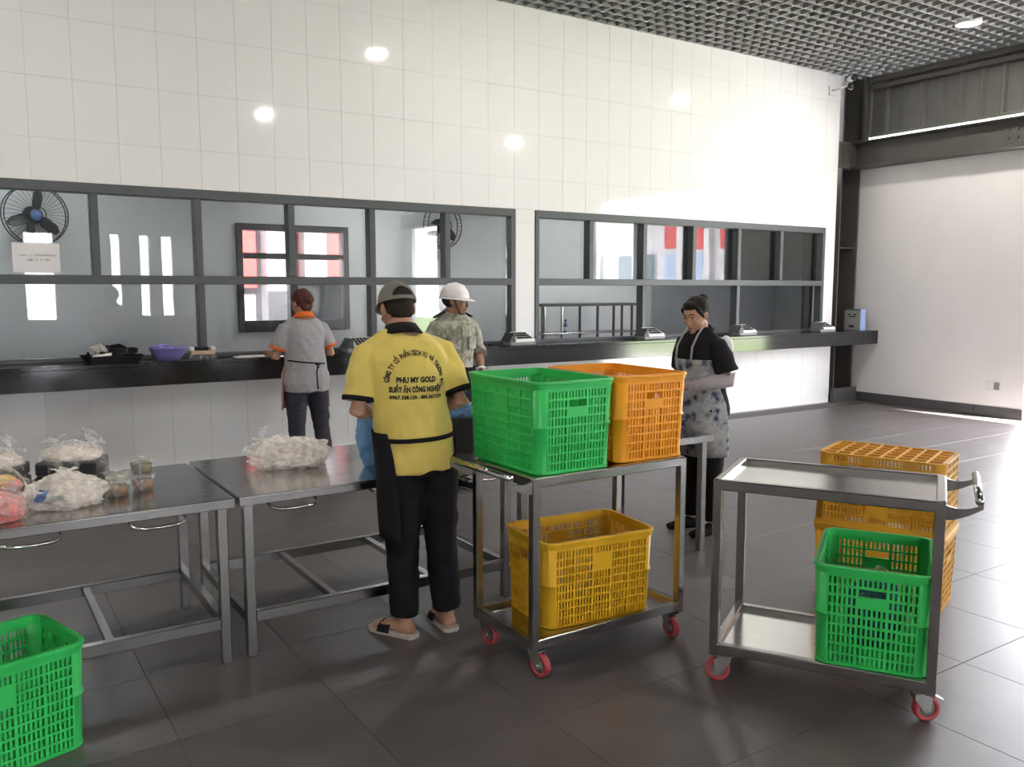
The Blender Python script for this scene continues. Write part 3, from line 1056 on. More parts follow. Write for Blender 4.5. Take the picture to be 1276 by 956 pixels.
# ------------------------------------------------------------------ trolleys
_caster = {}
def caster(parent, x, y, ang, brake):
    c = bpy.data.objects.new('caster', None)
    COL.objects.link(c)
    c.parent = parent
    c.location = (x, y, 0)
    c.rotation_euler = (0, 0, ang)
    r = 0.05
    off = -0.022
    if 'w' not in _caster:
        w = MB()
        pr = [(r - 0.017, -0.016), (r - 0.002, -0.015), (r, -0.008), (r, 0.008), (r - 0.002, 0.015), (r - 0.017, 0.016)]
        w.lathe(pr, 28, closed=True)
        w.v = [(p[0] + off, p[2], p[1] + r) for p in w.v]
        _caster['w'] = w.mesh('wheel', True)
        h = MB().lathe([(0, -0.014), (0.014, -0.014), (0.014, -0.008), (r - 0.018, -0.009), (r - 0.018, 0.009), (0.014, 0.008), (0.014, 0.014), (0, 0.014)], 24)
        h.v = [(p[0] + off, p[2], p[1] + r) for p in h.v]
        _caster['h'] = h.mesh('hub', True)
        f = MB()
        poly = [(-0.038 + 0.02, 0.108), (0.030, 0.108), (0.030, 0.09), (off + 0.012, r - 0.012), (off - 0.010, r - 0.012), (-0.038, 0.09)]
        f.prism(poly, 0.003, Matrix.Translation((0, 0.018, 0)))
        f.prism(poly, 0.003, Matrix.Translation((0, -0.021, 0)))
        f.box(-0.018, 0.03, -0.018, 0.018, 0.104, 0.108)
        f.lathe([(0, -0.024), (0.007, -0.024), (0.007, 0.024), (0, 0.024)], 10)
        k = len(f.v) - 22
        f.v = [p if i < k else (p[0] + off, p[2], p[1] + r) for i, p in enumerate(f.v)]
        _caster['f'] = f.mesh('fork')
        _caster['p'] = MB().cbox(-0.04, 0.04, -0.032, 0.032, 0.113, 0.117, 0.001).mesh('plate')
        _caster['s'] = MB().lathe([(0, 0.107), (0.022, 0.107), (0.022, 0.114), (0, 0.114)], 16).mesh('swivel')
        _caster['b'] = MB().prism([(off - 0.03, 0.100), (off - 0.062, 0.084), (off - 0.058, 0.078), (off - 0.026, 0.094)], 0.03, Matrix.Translation((0, -0.015, 0))).mesh('brake_pedal')
    w = obj('wheel', _caster['w'], 'wheel', c)
    obj('hub', _caster['h'], 'hub', c)
    obj('fork', _caster['f'], 'zinc', c)
    obj('plate', _caster['p'], 'zinc', c)
    obj('swivel', _caster['s'], 'zinc', c)
    if brake:
        obj('brake_pedal', _caster['b'], 'zinc', c)

def trolley(label, loc, rotz, L, W, handle_end, wheels):
    t = thing('steel_trolley', label, 'trolley', loc, rotz)
    ps = 0.036
    H = 0.855
    z_low = 0.17
    for px in (0, L - ps):
        for py in (0, W - ps):
            boxo('post', (px, px + ps, py, py + ps, 0.118, H - 0.004), 'inox', t, c=0.003)
    def tray(nm, z):
        tr = bpy.data.objects.new(nm, None)
        COL.objects.link(tr)
        tr.parent = t
        e = 0.001
        for b in ((ps * .5, L - ps * .5, -e, 0.034), (ps * .5, L - ps * .5, W - 0.034, W + e)):
            boxo('edge', (b[0], b[1], b[2], b[3], z - 0.042, z), 'inox', tr, c=0.004)
        for b in ((-e, 0.034), (L - 0.034, L + e)):
            boxo('edge', (b[0], b[1], ps * .4, W - ps * .4, z - 0.0425, z + 0.0005), 'inox', tr, c=0.004)
        boxo('sheet', (0.03, L - 0.03, 0.03, W - 0.03, z - 0.024, z - 0.020), 'inox_top', tr, c=0)
    tray('upper_tray', H)
    tray('lower_tray', z_low)
    s = -1 if handle_end == 0 else 1
    xe = 0 if handle_end == 0 else L
    xb = xe + s * 0.105
    zb = H + 0.012
    hd = bpy.data.objects.new('push_handle', None)
    COL.objects.link(hd)
    hd.parent = t
    obj('grip', MB().tube([(xb, 0.008, zb), (xb, W - 0.008, zb)], 0.0145, 14), 'chrome', hd, smooth=True)
    for py in (0.006, W - 0.016):
        top, bot = [], []
        for k in range(8):
            f = k / 7
            xx = xe + s * (0.118 * f)
            top.append((xx, H - 0.012 - 0.02 * math.sin(PI * f * 0.6) + 0.038 * f ** 2.2))
            bot.append((xx, H - 0.066 + 0.052 * f ** 1.6))
        poly = top + bot[::-1]
        obj('bracket', MB().prism(poly, 0.010, Matrix.Translation((0, py, 0))), 'inox', hd)
    for (cx, cy), (ang, br) in zip(((0.05, 0.045), (L - 0.05, 0.045), (0.05, W - 0.045), (L - 0.05, W - 0.045)), wheels):
        caster(t, cx, cy, ang, br)
    return t
C1 = (1.93, 2.785)
trolley('stainless steel trolley loaded with green, orange and yellow crates', (C1[0], C1[1], 0), 0, 0.855, 0.485, 0, ((R(100), False), (R(80), False), (R(95), True), (R(80), False)))
c2a = math.atan2(1.66 - 2.385, 2.955 - 2.535)
trolley('half empty stainless steel trolley with one green crate on its lower shelf', (2.535, 2.385, 0), c2a, 0.84, 0.52, 1, ((R(15), False), (R(-150), True), (R(30), False), (R(20), False)))
c2 = Matrix.Translation((2.535, 2.385, 0)) @ Matrix.Rotation(c2a, 4, 'Z')

# crates
crate('bright green plastic crate on the upper tray of the loaded trolley', (2.165, 3.085, 0.857), R(90), 'green')
crate('orange plastic crate on the upper tray beside the green crate', (2.615, 3.10, 0.857), R(90) - 0.03, 'orange')
crate('yellow plastic crate on the lower tray of the loaded trolley', (2.365, 3.04, 0.152), R(-6), 'yellow', dims=(0.575, 0.40, 0.385))
pc = c2 @ Vector((0.60, 0.285, 0.1715))
crate('green plastic crate holding dark plastic bags on the lower tray of a trolley', tuple(pc), c2a + R(90) + R(2), 'green', dims=(0.56, 0.425, 0.395))
st = (4.06, 2.60)
crate('lower dull yellow crate of the floor stack behind the trolley handle', (st[0], st[1], 0.001), R(-70), 'yellow_dull', dims=(0.63, 0.43, 0.385))
crate('upside down dull yellow crate on top of the floor stack', (st[0], st[1], 0.388), R(-70), 'yellow_dull', flip=True, dims=(0.63, 0.43, 0.385))
crate('green plastic crate standing on the floor before the food table', (-0.0, 3.36, 0.001), R(17), 'green')

# ------------------------------------------------------------------ people
def lerp(a, b, f):
    return a + (b - a) * f

def head_parts(hs):
    """head in its own frame: y forward, z up, origin between the ears"""
    q = MB()
    q.ell((0, -0.012, 0.035), (0.073, 0.090, 0.082))
    q.loft([(0, 0.016, 0.055), (0, 0.021, 0.0), (0, 0.024, -0.04), (0, 0.030, -0.075), (0, 0.040, -0.100), (0, 0.048, -0.112)],
           [(0.064, 0.066), (0.065, 0.070), (0.060, 0.066), (0.049, 0.054), (0.033, 0.038), (0.019, 0.022)], n=20)
    q.loft([(0, 0.088, 0.022), (0, 0.100, -0.012), (0, 0.106, -0.030), (0, 0.098, -0.040)], [0.008, (0.010, 0.010), (0.016, 0.012), (0.013, 0.008)], n=12)
    q.loft([(-0.050, 0.068, 0.026), (-0.025, 0.086, 0.033), (0, 0.088, 0.032), (0.025, 0.086, 0.033), (0.050, 0.068, 0.026)], [0.008, 0.010, 0.010, 0.010, 0.008], side=(0, 0, 1), n=10)
    for s in (-1, 1):
        q.ell((s * 0.038, 0.064, -0.024), (0.020, 0.020, 0.020))
        q.ell((s * 0.072, -0.010, -0.004), (0.010, 0.020, 0.031), Matrix.Rotation(s * 0.35, 3, 'Z'))
    q.ell((0, 0.087, -0.058), (0.022, 0.009, 0.007))
    q.ell((0, 0.086, -0.069), (0.019, 0.009, 0.007))
    q.ell((0, 0.078, -0.096), (0.020, 0.014, 0.014))
    q.v = [tuple(Vector(p) * hs) for p in q.v]
    return q

def hand_parts(mb, wrist, fdir, normal, thumb_sign, size=1.0, curl=0.55):
    w, d = Vector(wrist), Vector(fdir).normalized()
    n = Vector(normal)
    n = (n - d * n.dot(d)).normalized()
    sd = d.cross(n) * thumb_sign                     # towards the thumb
    k = size
    mb.loft([w - d * 0.02, w + d * 0.02 * k, w + d * 0.055 * k, w + d * 0.088 * k], [(0.024 * k, 0.017 * k), (0.030 * k, 0.015 * k), (0.040 * k, 0.014 * k), (0.038 * k, 0.011 * k)], side=sd, n=12)
    for i, (o, ln) in enumerate(((0.029, 0.072), (0.010, 0.080), (-0.009, 0.074), (-0.027, 0.058))):
        p = w + d * 0.080 * k + sd * o * k
        pts, a = [p], curl * 0.5
        for sgl in (0.45, 0.32, 0.23):
            a += curl * (0.6 + 0.08 * i)
            dd = d * math.cos(a) + n * math.sin(a)
            p = p + dd * (ln * sgl * k)
            pts.append(p)
        mb.loft(pts, [0.0098 * k, 0.0092 * k, 0.0085 * k, 0.0072 * k], side=sd, n=8, cap=0.8)
    p0 = w + d * 0.020 * k + sd * 0.022 * k
    td = (d * 0.62 + sd * 0.62 + n * 0.45).normalized()
    td2 = (d * 0.85 + sd * 0.2 + n * 0.5).normalized()
    mb.loft([p0, p0 + td * 0.035 * k, p0 + td * 0.035 * k + td2 * 0.030 * k, p0 + td * 0.035 * k + td2 * 0.052 * k], [0.014 * k, 0.0125 * k, 0.0105 * k, 0.0085 * k], side=n, n=8, cap=0.8)

class Person:
    def __init__(s, label, loc, az, H, skin='skin', lean=0.0, build=1.0, hips=1.0, head=(0, 0, 0, 0, 0), feet=None, arms=None, knees=None, voxel=0.0068, tilt=0.0):
        s.t = thing('person', label, 'person', (loc[0], loc[1], 0.0), -R(az))
        s.H, s.k, s.lean, s.tilt = H, H / 1.65, lean, tilt
        k = s.k
        b = build
        base = [(0.80, 0.135 * hips, 0.105), (0.86, 0.160 * hips, 0.118), (0.93, 0.160 * hips, 0.116), (1.03, 0.136 * b, 0.100), (1.10, 0.138 * b, 0.102),
                (1.20, 0.152 * b, 0.110), (1.29, 0.166 * b, 0.112), (1.345, 0.150 * b, 0.096), (1.395, 0.100 * b, 0.076)]
        s.rings = [(s.bend((0, 0, z * k)), a * k, c * k) for z, a, c in base]
        s.head = head
        s.arms = arms
        s.feet = feet or {-1: (-0.095, -0.02, -8), 1: (0.095, -0.02, 8)}
        s.knees = knees or {-1: (0, 0.01), 1: (0, 0.01)}
        mb = MB()
        mb.loft([r[0] for r in s.rings], [(r[1], r[2]) for r in s.rings], n=24)
        nb = s.bend((0, -0.012, 1.39 * k))
        s.hc = s.bend((0, 0.0, H - 0.118 * k)) + Vector(head[:3]) if len(head) > 4 else s.bend((0, 0.012, H - 0.118 * k))
        yaw, pit = (head[3], head[4]) if len(head) > 4 else (0, 0)
        s.hm = Matrix.Translation(s.hc) @ Matrix.Rotation(-R(yaw), 4, 'Z') @ Matrix.Rotation(-R(pit), 4, 'X')
        nt = s.hm @ Vector((0, -0.020, -0.055))
        s.neck = (nb, nt)
        mb.loft([nb, lerp(nb, nt, 0.45), nt], [(0.072 * k, 0.062 * k), (0.056 * k, 0.055 * k), (0.054 * k, 0.056 * k)], n=18)
        hp = head_parts(k)
        mb.add([s.hm @ Vector(p) for p in hp.v], hp.f)
        s.leg = {}
        for sg in (-1, 1):
            fx, fy, fa = s.feet[sg]
            hip = Vector((sg * 0.085 * k * hips, 0, 0.86 * k))
            ank = Vector((fx, fy, 0.085))
            kn = lerp(hip, ank, 0.52) + Vector((*s.knees[sg], 0))
            s.leg[sg] = (hip, kn, ank)
            mb.loft([hip, lerp(hip, kn, 0.35), kn, lerp(kn, ank, 0.35), lerp(kn, ank, 0.75), ank, ank - Vector((0, 0, 0.03))],
                    [(0.082 * k, 0.090 * k), (0.078 * k, 0.085 * k), (0.054 * k, 0.056 * k), (0.052 * k, 0.056 * k), (0.040 * k, 0.042 * k), (0.034 * k, 0.037 * k), (0.034 * k, 0.038 * k)], n=16)
            a = R(fa)
            F, Rr = Vector((math.sin(a), math.cos(a), 0)), Vector((math.cos(a), -math.sin(a), 0))
            a0 = Vector((fx, fy, 0))
            mb.loft([a0 - F * 0.045 + Vector((0, 0, 0.040)), a0 + Vector((0, 0, 0.050)), a0 + F * 0.06 + Vector((0, 0, 0.046)), a0 + F * 0.12 + Vector((0, 0, 0.034)), a0 + F * 0.17 + Vector((0, 0, 0.028))],
                    [(0.030, 0.030), (0.036, 0.036), (0.040, 0.030), (0.045, 0.020), (0.036, 0.013)], side=Rr, n=14)
        s.arm = {}
        for sg in (-1, 1):
            sh = s.bend((sg * 0.176 * k * b, -0.005, 1.318 * k))
            el, wr = Vector(s.arms[sg][0]), Vector(s.arms[sg][1])
            s.arm[sg] = (sh, el, wr)
            inner = s.bend((sg * 0.10 * k, -0.005, 1.345 * k))
            mb.loft([nb + Vector((0, 0, 0.035)), s.bend((sg * 0.085 * k, -0.01, 1.375 * k)), sh], [0.042 * k, 0.036 * k, 0.032 * k], n=12)
            mb.loft([inner, sh, lerp(sh, el, 0.4), el, lerp(el, wr, 0.35), wr],
                    [0.046 * k, 0.048 * k, 0.045 * k, 0.039 * k, 0.039 * k, (0.028 * k, 0.023 * k)], n=14, side=(0, 0.2, 1))
            d = (wr - el).normalized()
            nrm = Vector(s.arms[sg][2]) if len(s.arms[sg]) > 2 else Vector((0, 0, -1))
            side_t = 1 if (d.cross(nrm)).x * sg < 0 else -1
            hand_parts(mb, wr, d, nrm, side_t, 0.95 * k)
        me = remesh(mb, voxel, 3, 'body')
        s.body = obj('body', me, skin, s.t)
    def bend(s, p):
        p = Vector(p)
        f = max(p.z - 0.93 * s.k, 0)
        return Vector((p.x + s.tilt * max(p.z - 0.6, 0), p.y + s.lean * f ** 1.25, p.z - 0.25 * s.lean * s.lean * f))
    def ring(s, z):
        """torso ring at unbent height z (metres)"""
        rs = s.rings
        zs = [r[0].z for r in rs]
        if z <= zs[0]:
            return rs[0]
        for i in range(len(rs) - 1):
            if zs[i] <= z <= zs[i + 1]:
                f = (z - zs[i]) / (zs[i + 1] - zs[i])
                return (rs[i][0].lerp(rs[i + 1][0], f), lerp(rs[i][1], rs[i + 1][1], f), lerp(rs[i][2], rs[i + 1][2], f))
        return rs[-1]
    def shirt(s, m, hem, sleeve, e=0.020, flare=0.012, name='shirt', amp=0.006, sl_e=0.020, voxel=0.0085):
        k = s.k
        mb = MB()
        pts, rad = [], []
        z = hem
        top = s.rings[-1][0].z
        while z < top - 0.01:
            c, a, b = s.ring(z)
            fl = flare * max(0, (1.12 * k - z) / 0.3)
            ax = max(a, 0.150 * k * (1 if z < 1.15 * k else 0))
            pts.append(Vector((c.x, c.y, z)))
            rad.append((ax + e + fl, b + e + fl))
            z += 0.035
        c, a, b = s.rings[-1]
        pts.append(c + Vector((0, -0.004, 0.008)))
        rad.append((a * 0.95 + 0.008, b + 0.008))
        mb.loft(pts, rad, n=28, cap=0.0, power=2.3)
        for sg in (-1, 1):
            sh, el, wr = s.arm[sg]
            inner = s.bend((sg * 0.085 * k, -0.008, 1.345 * k))
            mb.loft([s.neck[0] + Vector((0, 0, 0.01)), s.bend((sg * 0.085 * k, -0.01, 1.368 * k)), sh], [0.054 * k, 0.056 * k, 0.052 * k], n=12)
            end = lerp(sh, el, sleeve) if sleeve <= 1 else lerp(el, wr, sleeve - 1)
            path = [inner, sh, lerp(sh, el, 0.35)] + ([el] if sleeve > 1 else []) + [end]
            rr = [0.050 * k + 0.004, 0.054 * k + sl_e * 0.35, 0.049 * k + sl_e * 0.9] + ([0.042 * k + sl_e * 0.8] if sleeve > 1 else []) + [0.043 * k + sl_e * 1.15]
            mb.loft(path, rr, n=16, cap=0.0, side=(0, 0.2, 1))
        me = remesh(mb, voxel, 4, name)
        def wr_(co):
            return amp * noise.noise(Vector((co.x * 9, co.y * 9, co.z * 5))) + amp * 0.7 * noise.noise(Vector((co.x * 17 + co.z * 9, co.y * 17, co.z * 7 + 4))) + amp * 1.1 * (0.22 - abs(noise.noise(Vector((co.x * 6 + co.z * 4, co.y * 6, co.z * 3.4 - co.x * 2)))))
        displace(me, wr_)
        o = obj(name, me, m, s.t)
        s.shirt_o, s.shirt_me = o, me
        return o
    def cuffs(s, m, sleeve, e=0.024, parent=None, length=0.10, name='cuff'):
        for sg in (-1, 1):
            sh, el, wr = s.arm[sg]
            if sleeve <= 1:
                a, b = lerp(sh, el, sleeve - length), lerp(sh, el, sleeve + 0.015)
                r0 = 0.043 * s.k
            else:
                a, b = lerp(el, wr, sleeve - 1 - length), lerp(el, wr, sleeve - 1 + 0.01)
                r0 = 0.041 * s.k
            q = MB()
            q.loft([a, lerp(a, b, 0.5), b, b, lerp(a, b, 0.5), a], [r0 + e, r0 + e + 0.002, r0 + e, r0 + e - 0.006, r0 + e - 0.006, r0 + e - 0.006], n=18, cap=None, side=(0, 0.2, 1))
            obj(name, q, m, parent or s.shirt_o, smooth=True)
    def trousers(s, m, waist, ankle_frac=0.93, e=0.016, name='trousers', e_low=0.022):
        k = s.k
        mb = MB()
        pts, rad = [], []
        for z in (0.78 * k, 0.82 * k, 0.88 * k, lerp(0.88 * k, waist, 0.6), waist):
            c, a, b = s.ring(z)
            pts.append(Vector((c.x, c.y, z)))
            rad.append((a + e, b + e))
        mb.loft(pts, rad, n=24, cap=0.2)
        for sg in (-1, 1):
            hip, kn, ank = s.leg[sg]
            end = lerp(kn, ank, ankle_frac)
            mb.loft([hip, lerp(hip, kn, 0.35), kn, lerp(kn, ank, 0.4), end],
                    [(0.084 * k + e, 0.092 * k + e), (0.080 * k + e, 0.087 * k + e), (0.058 * k + e, 0.060 * k + e), (0.054 * k + e, 0.056 * k + e), (0.038 * k + e_low, 0.040 * k + e_low)], n=18, cap=0.0)
        me = remesh(mb, 0.009, 4, name)
        displace(me, lambda co: 0.006 * noise.noise(Vector((co.x * 8, co.y * 8, co.z * 16))) + 0.004 * noise.noise(Vector((co.x * 14, co.y * 14 + 3, co.z * 26))))
        return obj(name, me, m, s.t)
    def shell(s, m, z0, z1, a0, a1, e, name, skirt=0.0, thick=0.004, amp=0.004, wtop=None):
        """curved panel of cloth round the body between angles a0..a1 (0 right, 90 front); z0 below z1"""
        q = MB()
        nz, na = 18, 30
        def pt(i, j, off):
            f = i / nz
            z = lerp(z0, z1, f)
            aa, ab = a0, a1
            if wtop:
                aa, ab = lerp(a0, wtop[0], f ** 2), lerp(a1, wtop[1], f ** 2)
            th = R(lerp(aa, ab, j / na))
            c, a, b = s.ring(max(z, 0.88 * s.k))
            fl = e + off + skirt * (z1 - z)
            p = Vector((c.x + math.copysign(abs(math.cos(th)) ** 0.87, math.cos(th)) * (a + fl), c.y + math.copysign(abs(math.sin(th)) ** 0.87, math.sin(th)) * (b + fl), z))
            nrm = Vector((math.cos(th), math.sin(th), 0))
            return p + nrm * amp * noise.noise(Vector((p.x * 13, p.y * 13, p.z * 4)))
        for off in (0, thick):
            for i in range(nz + 1):
                for j in range(na + 1):
                    q.v.append(tuple(pt(i, j, off)))
        st = na + 1
        K = (nz + 1) * st
        for i in range(nz):
            for j in range(na):
                a = i * st + j
                q.f += [(a, a + 1, a + st + 1, a + st), (a + K, a + K + st, a + K + st + 1, a + K + 1)]
        for i in range(nz):
            for j in (0, na):
                a = i * st + j
                q.f.append((a, a + st, a + st + K, a + K))
        for j in range(na):
            for i in (0, nz):
                a = i * st + j
                q.f.append((a, a + K, a + K + 1, a + 1))
        return obj(name, q, m, s.t, smooth=True)
    def band(s, m, zf, e, h, name, parent=None, a0=0, a1=360):
        """ribbon round the body; zf(theta) gives its height"""
        q = MB()
        n = 48
        for k in range(n + 1):
            th = R(lerp(a0, a1, k / n))
            z = zf(th)
            c, a, b = s.ring(max(z, 0.84 * s.k))
            for off, dz in ((e, -h / 2), (e + 0.004, -h / 2), (e + 0.004, h / 2), (e, h / 2)):
                q.v.append((c.x + math.copysign(abs(math.cos(th)) ** 0.87, math.cos(th)) * (a + off), c.y + math.copysign(abs(math.sin(th)) ** 0.87, math.sin(th)) * (b + off), z + dz))
        for k in range(n):
            for i in range(4):
                j = (i + 1) % 4
                q.f.append((k * 4 + i, k * 4 + j, k * 4 + 4 + j, k * 4 + 4 + i))
        return obj(name, q, m, parent or s.t, smooth=False)
    def collar(s, m, h=0.05, e=0.016, name='collar', parent=None, tilt=0.02):
        nb, nt = s.neck
        q = MB()
        n = 24
        k = s.k
        d = (nt - nb).normalized()
        prof = [(0.030, 0.0), (0.020, 0.02), (0.008, h), (0.014, h + 0.004), (0.026, h * 0.62), (0.040, 0.006)]
        for i in range(n):
            th = 2 * PI * i / n
            for off, z in prof:
                r1, r2 = 0.058 * k + off, 0.056 * k + off
                dz = -tilt * math.sin(th)
                q.v.append(tuple(nb + d * (z + 0.012 + dz) + Vector((r1 * math.cos(th), r2 * math.sin(th), 0))))
        m_ = len(prof)
        for i in range(n):
            for j in range(m_):
                a, b = i * m_ + j, i * m_ + (j + 1) % m_
                c, dd = ((i + 1) % n) * m_ + (j + 1) % m_, ((i + 1) % n) * m_ + j
                q.f.append((a, b, c, dd))
        return obj(name, q, m, parent or s.shirt_o, smooth=True)
    def on_head(s, mb, m, name, parent=None, smooth=True, voxel=None, rough=0):
        mb.v = [tuple(s.hm @ (Vector(p) * s.k)) for p in mb.v]
        me = remesh(mb, voxel, 2, name) if voxel else mb.mesh(name, smooth)
        if rough:
            displace(me, lambda co: rough * noise.noise(Vector((co.x * 40, co.y * 40, co.z * 14))))
        return obj(name, me, m, parent or s.t)
    def face(s):
        for sg in (-1, 1):
            e = s.on_head(MB().ell((sg * 0.030, 0.0745, 0.006), (0.0125, 0.0115, 0.0095)), 'eye', 'eye')
            s.on_head(MB().ell((sg * 0.030, 0.083, 0.005), (0.0058, 0.0042, 0.0062)), 'iris', 'iris', e)
            s.on_head(MB().loft([(sg * 0.014, 0.0955, 0.034), (sg * 0.030, 0.0925, 0.039), (sg * 0.048, 0.078, 0.034)], [0.003, 0.004, 0.002], n=8), 'hair', 'eyebrow')
            s.on_head(MB().loft([(sg * 0.018, 0.086, 0.0125), (sg * 0.030, 0.0875, 0.0150), (sg * 0.043, 0.079, 0.0115)], [0.0025, 0.003, 0.002], n=8), 'hair', 'lashes')
        s.on_head(MB().loft([(-0.022, 0.086, -0.0635), (-0.010, 0.0955, -0.061), (0, 0.0965, -0.0625), (0.010, 0.0955, -0.061), (0.022, 0.086, -0.0635)], [(0.003, 0.002), (0.006, 0.004), (0.0065, 0.004), (0.006, 0.004), (0.003, 0.002)], side=(0, 0, 1), n=10), 'lip', 'lips')
    def shoe(s, sg, m, name='shoe', length=0.25, sole=None):
        fx, fy, fa = s.feet[sg]
        a = R(fa)
        F, Rr = Vector((math.sin(a), math.cos(a), 0)), Vector((math.cos(a), -math.sin(a), 0))
        a0 = Vector((fx, fy, 0))
        q = MB()
        q.loft([a0 - F * 0.058 + Vector((0, 0, 0.042)), a0 + Vector((0, 0, 0.052)), a0 + F * 0.06 + Vector((0, 0, 0.048)), a0 + F * 0.12 + Vector((0, 0, 0.038)), a0 + F * 0.185 + Vector((0, 0, 0.032))],
               [(0.036, 0.040), (0.043, 0.046), (0.046, 0.040), (0.050, 0.030), (0.038, 0.022)], side=Rr, n=16)
        return obj(name, q, m, s.t, smooth=True)
    def slipper(s, sg):
        fx, fy, fa = s.feet[sg]
        a = R(fa)
        F, Rr = Vector((math.sin(a), math.cos(a), 0)), Vector((math.cos(a), -math.sin(a), 0))
        a0 = Vector((fx, fy, 0))
        q = MB()
        ol = [(-0.070, 0.022), (-0.055, 0.038), (0.0, 0.040), (0.06, 0.044), (0.12, 0.050), (0.17, 0.046), (0.195, 0.028)]
        left = [a0 + F * f + Rr * w for f, w in ol]
        right = [a0 + F * f - Rr * w for f, w in ol][::-1]
        lp = left + right
        n = len(lp)
        q.v = [(p.x, p.y, 0.0005) for p in lp] + [(p.x, p.y, 0.022) for p in lp]
        q.f = [tuple(range(n))[::-1], tuple(range(n, 2 * n))] + [(i, (i + 1) % n, n + (i + 1) % n, n + i) for i in range(n)]
        sl = obj('slipper', q, 'slipper', s.t)
        st = MB()
        prof = []
        for kk in range(9):
            th = PI * kk / 8
            prof.append((math.cos(th) * 0.054, 0.018 + math.sin(th) * 0.050))
        for f in (0.055, 0.125):
            for w, z in prof:
                p = a0 + F * f + Rr * w
                st.v.append((p.x, p.y, z * (1.0 if f < 0.1 else 0.82)))
            for w, z in prof:
                p = a0 + F * f + Rr * (w * 0.93)
                st.v.append((p.x, p.y, z * (1.0 if f < 0.1 else 0.82) - 0.004))
        for kk in range(8):
            st.f += [(kk, kk + 1, kk + 19, kk + 18), (kk + 9, kk + 27, kk + 28, kk + 10), (kk, kk + 9, kk + 10, kk + 1), (kk + 18, kk + 19, kk + 28, kk + 27)]
        obj('strap', st, 'cloth_black', sl, smooth=True)

def text_mesh(txt, size, bold=0.0):
    cu = bpy.data.curves.new('txt', 'FONT')
    cu.body = txt
    cu.size = size
    cu.align_x = 'CENTER'
    cu.resolution_u = 2
    cu.offset = bold
    o = bpy.data.objects.new('txt', cu)
    COL.objects.link(o)
    me = evaluated_mesh(o)
    bpy.data.objects.remove(o)
    bpy.data.curves.remove(cu)
    vs = [v.co.copy() for v in me.vertices]
    fs = [tuple(p.vertices) for p in me.polygons]
    bpy.data.meshes.remove(me)
    return vs, fs

# --- man in the yellow shirt at the table
man = Person('man in a yellow printed polo shirt, grey cap and black apron at the steel table', (1.760, 3.465), 10, 1.66, 'skin', lean=0.20, build=1.06, hips=0.92,
             head=(0.0, 0.02, -0.01, -5, 20), tilt=-0.06,
             feet={-1: (-0.070, 0.03, -36), 1: (0.145, 0.045, -4)},
             arms={-1: ((-0.275, 0.02, 1.075), (-0.15, 0.27, 1.04), (0.3, 0, -1)), 1: ((0.205, -0.02, 1.10), (0.10, 0.26, 1.04), (-0.3, 0, -1))})
man.shirt('shirt_yellow', 0.80, 0.80, e=0.026, flare=0.004, amp=0.012, sl_e=0.024)
man.cuffs('cloth_black', 0.80, e=0.031, length=0.07)
man.collar('cloth_black', h=0.045)
man.trousers('cloth_black', 0.89, 0.95, e=0.020, e_low=0.030)
man.slipper(-1)
man.slipper(1)
apr = man.shell('cloth_black2', 0.50, 0.985, -25, 236, 0.040, 'apron', skirt=-0.05, wtop=(-25, 220))
man.band('cloth_black', lambda th: 0.965 + 0.012 * math.sin(th + 0.6), 0.037, 0.020, 'apron_tie', apr)
hq = MB()
hq.ell((0, -0.016, 0.030), (0.0755, 0.092, 0.080))
hq.ell((0, -0.055, -0.02), (0.060, 0.045, 0.050))
man.on_head(hq, 'hair_short', 'hair', voxel=0.006)
man.face()
# cap: dome with an opening at the back, strap, brim
dome = MB()
nu, nv = 80, 28
for i in range(nv + 1):
    ph = R(6) + (PI / 2 - R(6)) * i / nv
    for k in range(nu):
        th = 2 * PI * k / nu
        for off in (0.0, 0.004):
            dome.v.append(((0.084 + off) * math.cos(ph) * math.cos(th), -0.012 + (0.103 + off) * math.cos(ph) * math.sin(th), 0.012 + (0.114 + off) * math.sin(ph) + 0.10 * 0.12 * math.cos(ph) * math.sin(th)))
def hole(i, k):
    th = (360 * (k + 0.5) / nu - 270)
    e = 6 + 84 * (i + 0.5) / nv
    return (th / 36) ** 2 + ((e - 14) / 27) ** 2 < 1 and e > 14
I = lambda i, k, l: (i * nu + k % nu) * 2 + l
for i in range(nv):
    for k in range(nu):
        if hole(i, k):
            continue
        dome.f += [(I(i, k, 0), I(i + 1, k, 0), I(i + 1, k + 1, 0), I(i, k + 1, 0)), (I(i, k, 1), I(i, k + 1, 1), I(i + 1, k + 1, 1), I(i + 1, k, 1))]
for k in range(nu):
    dome.f.append((I(0, k, 0), I(0, k + 1, 0), I(0, k + 1, 1), I(0, k, 1)))
cap = man.on_head(dome, 'cap', 'cap')
brim = MB()
for r0, z in ((0.0, 0.0), (0.0, -0.004)):
    for k in range(13):
        th = R(30 + 120 * k / 12)
        for rr_ in (0.0, 0.065):
            dy = rr_ * math.sin(th)
            brim.v.append((math.cos(th) * (0.085 + rr_ * 0.1), -0.012 + 0.104 * math.sin(th) + dy, 0.042 + z - rr_ * 0.25 * math.sin(th)))
for k in range(12):
    a = k * 2
    brim.f += [(a, a + 2, a + 3, a + 1), (a + 26, a + 27, a + 29, a + 28), (a + 1, a + 3, a + 29, a + 27), (a, a + 26, a + 28, a + 2)]
brim.f += [(0, 1, 27, 26), (24, 50, 51, 25)]
man.on_head(brim, 'cap', 'brim', cap)
btn = MB().ell((0, -0.012, 0.132), (0.008, 0.008, 0.005))
man.on_head(btn, 'cap', 'button', cap)
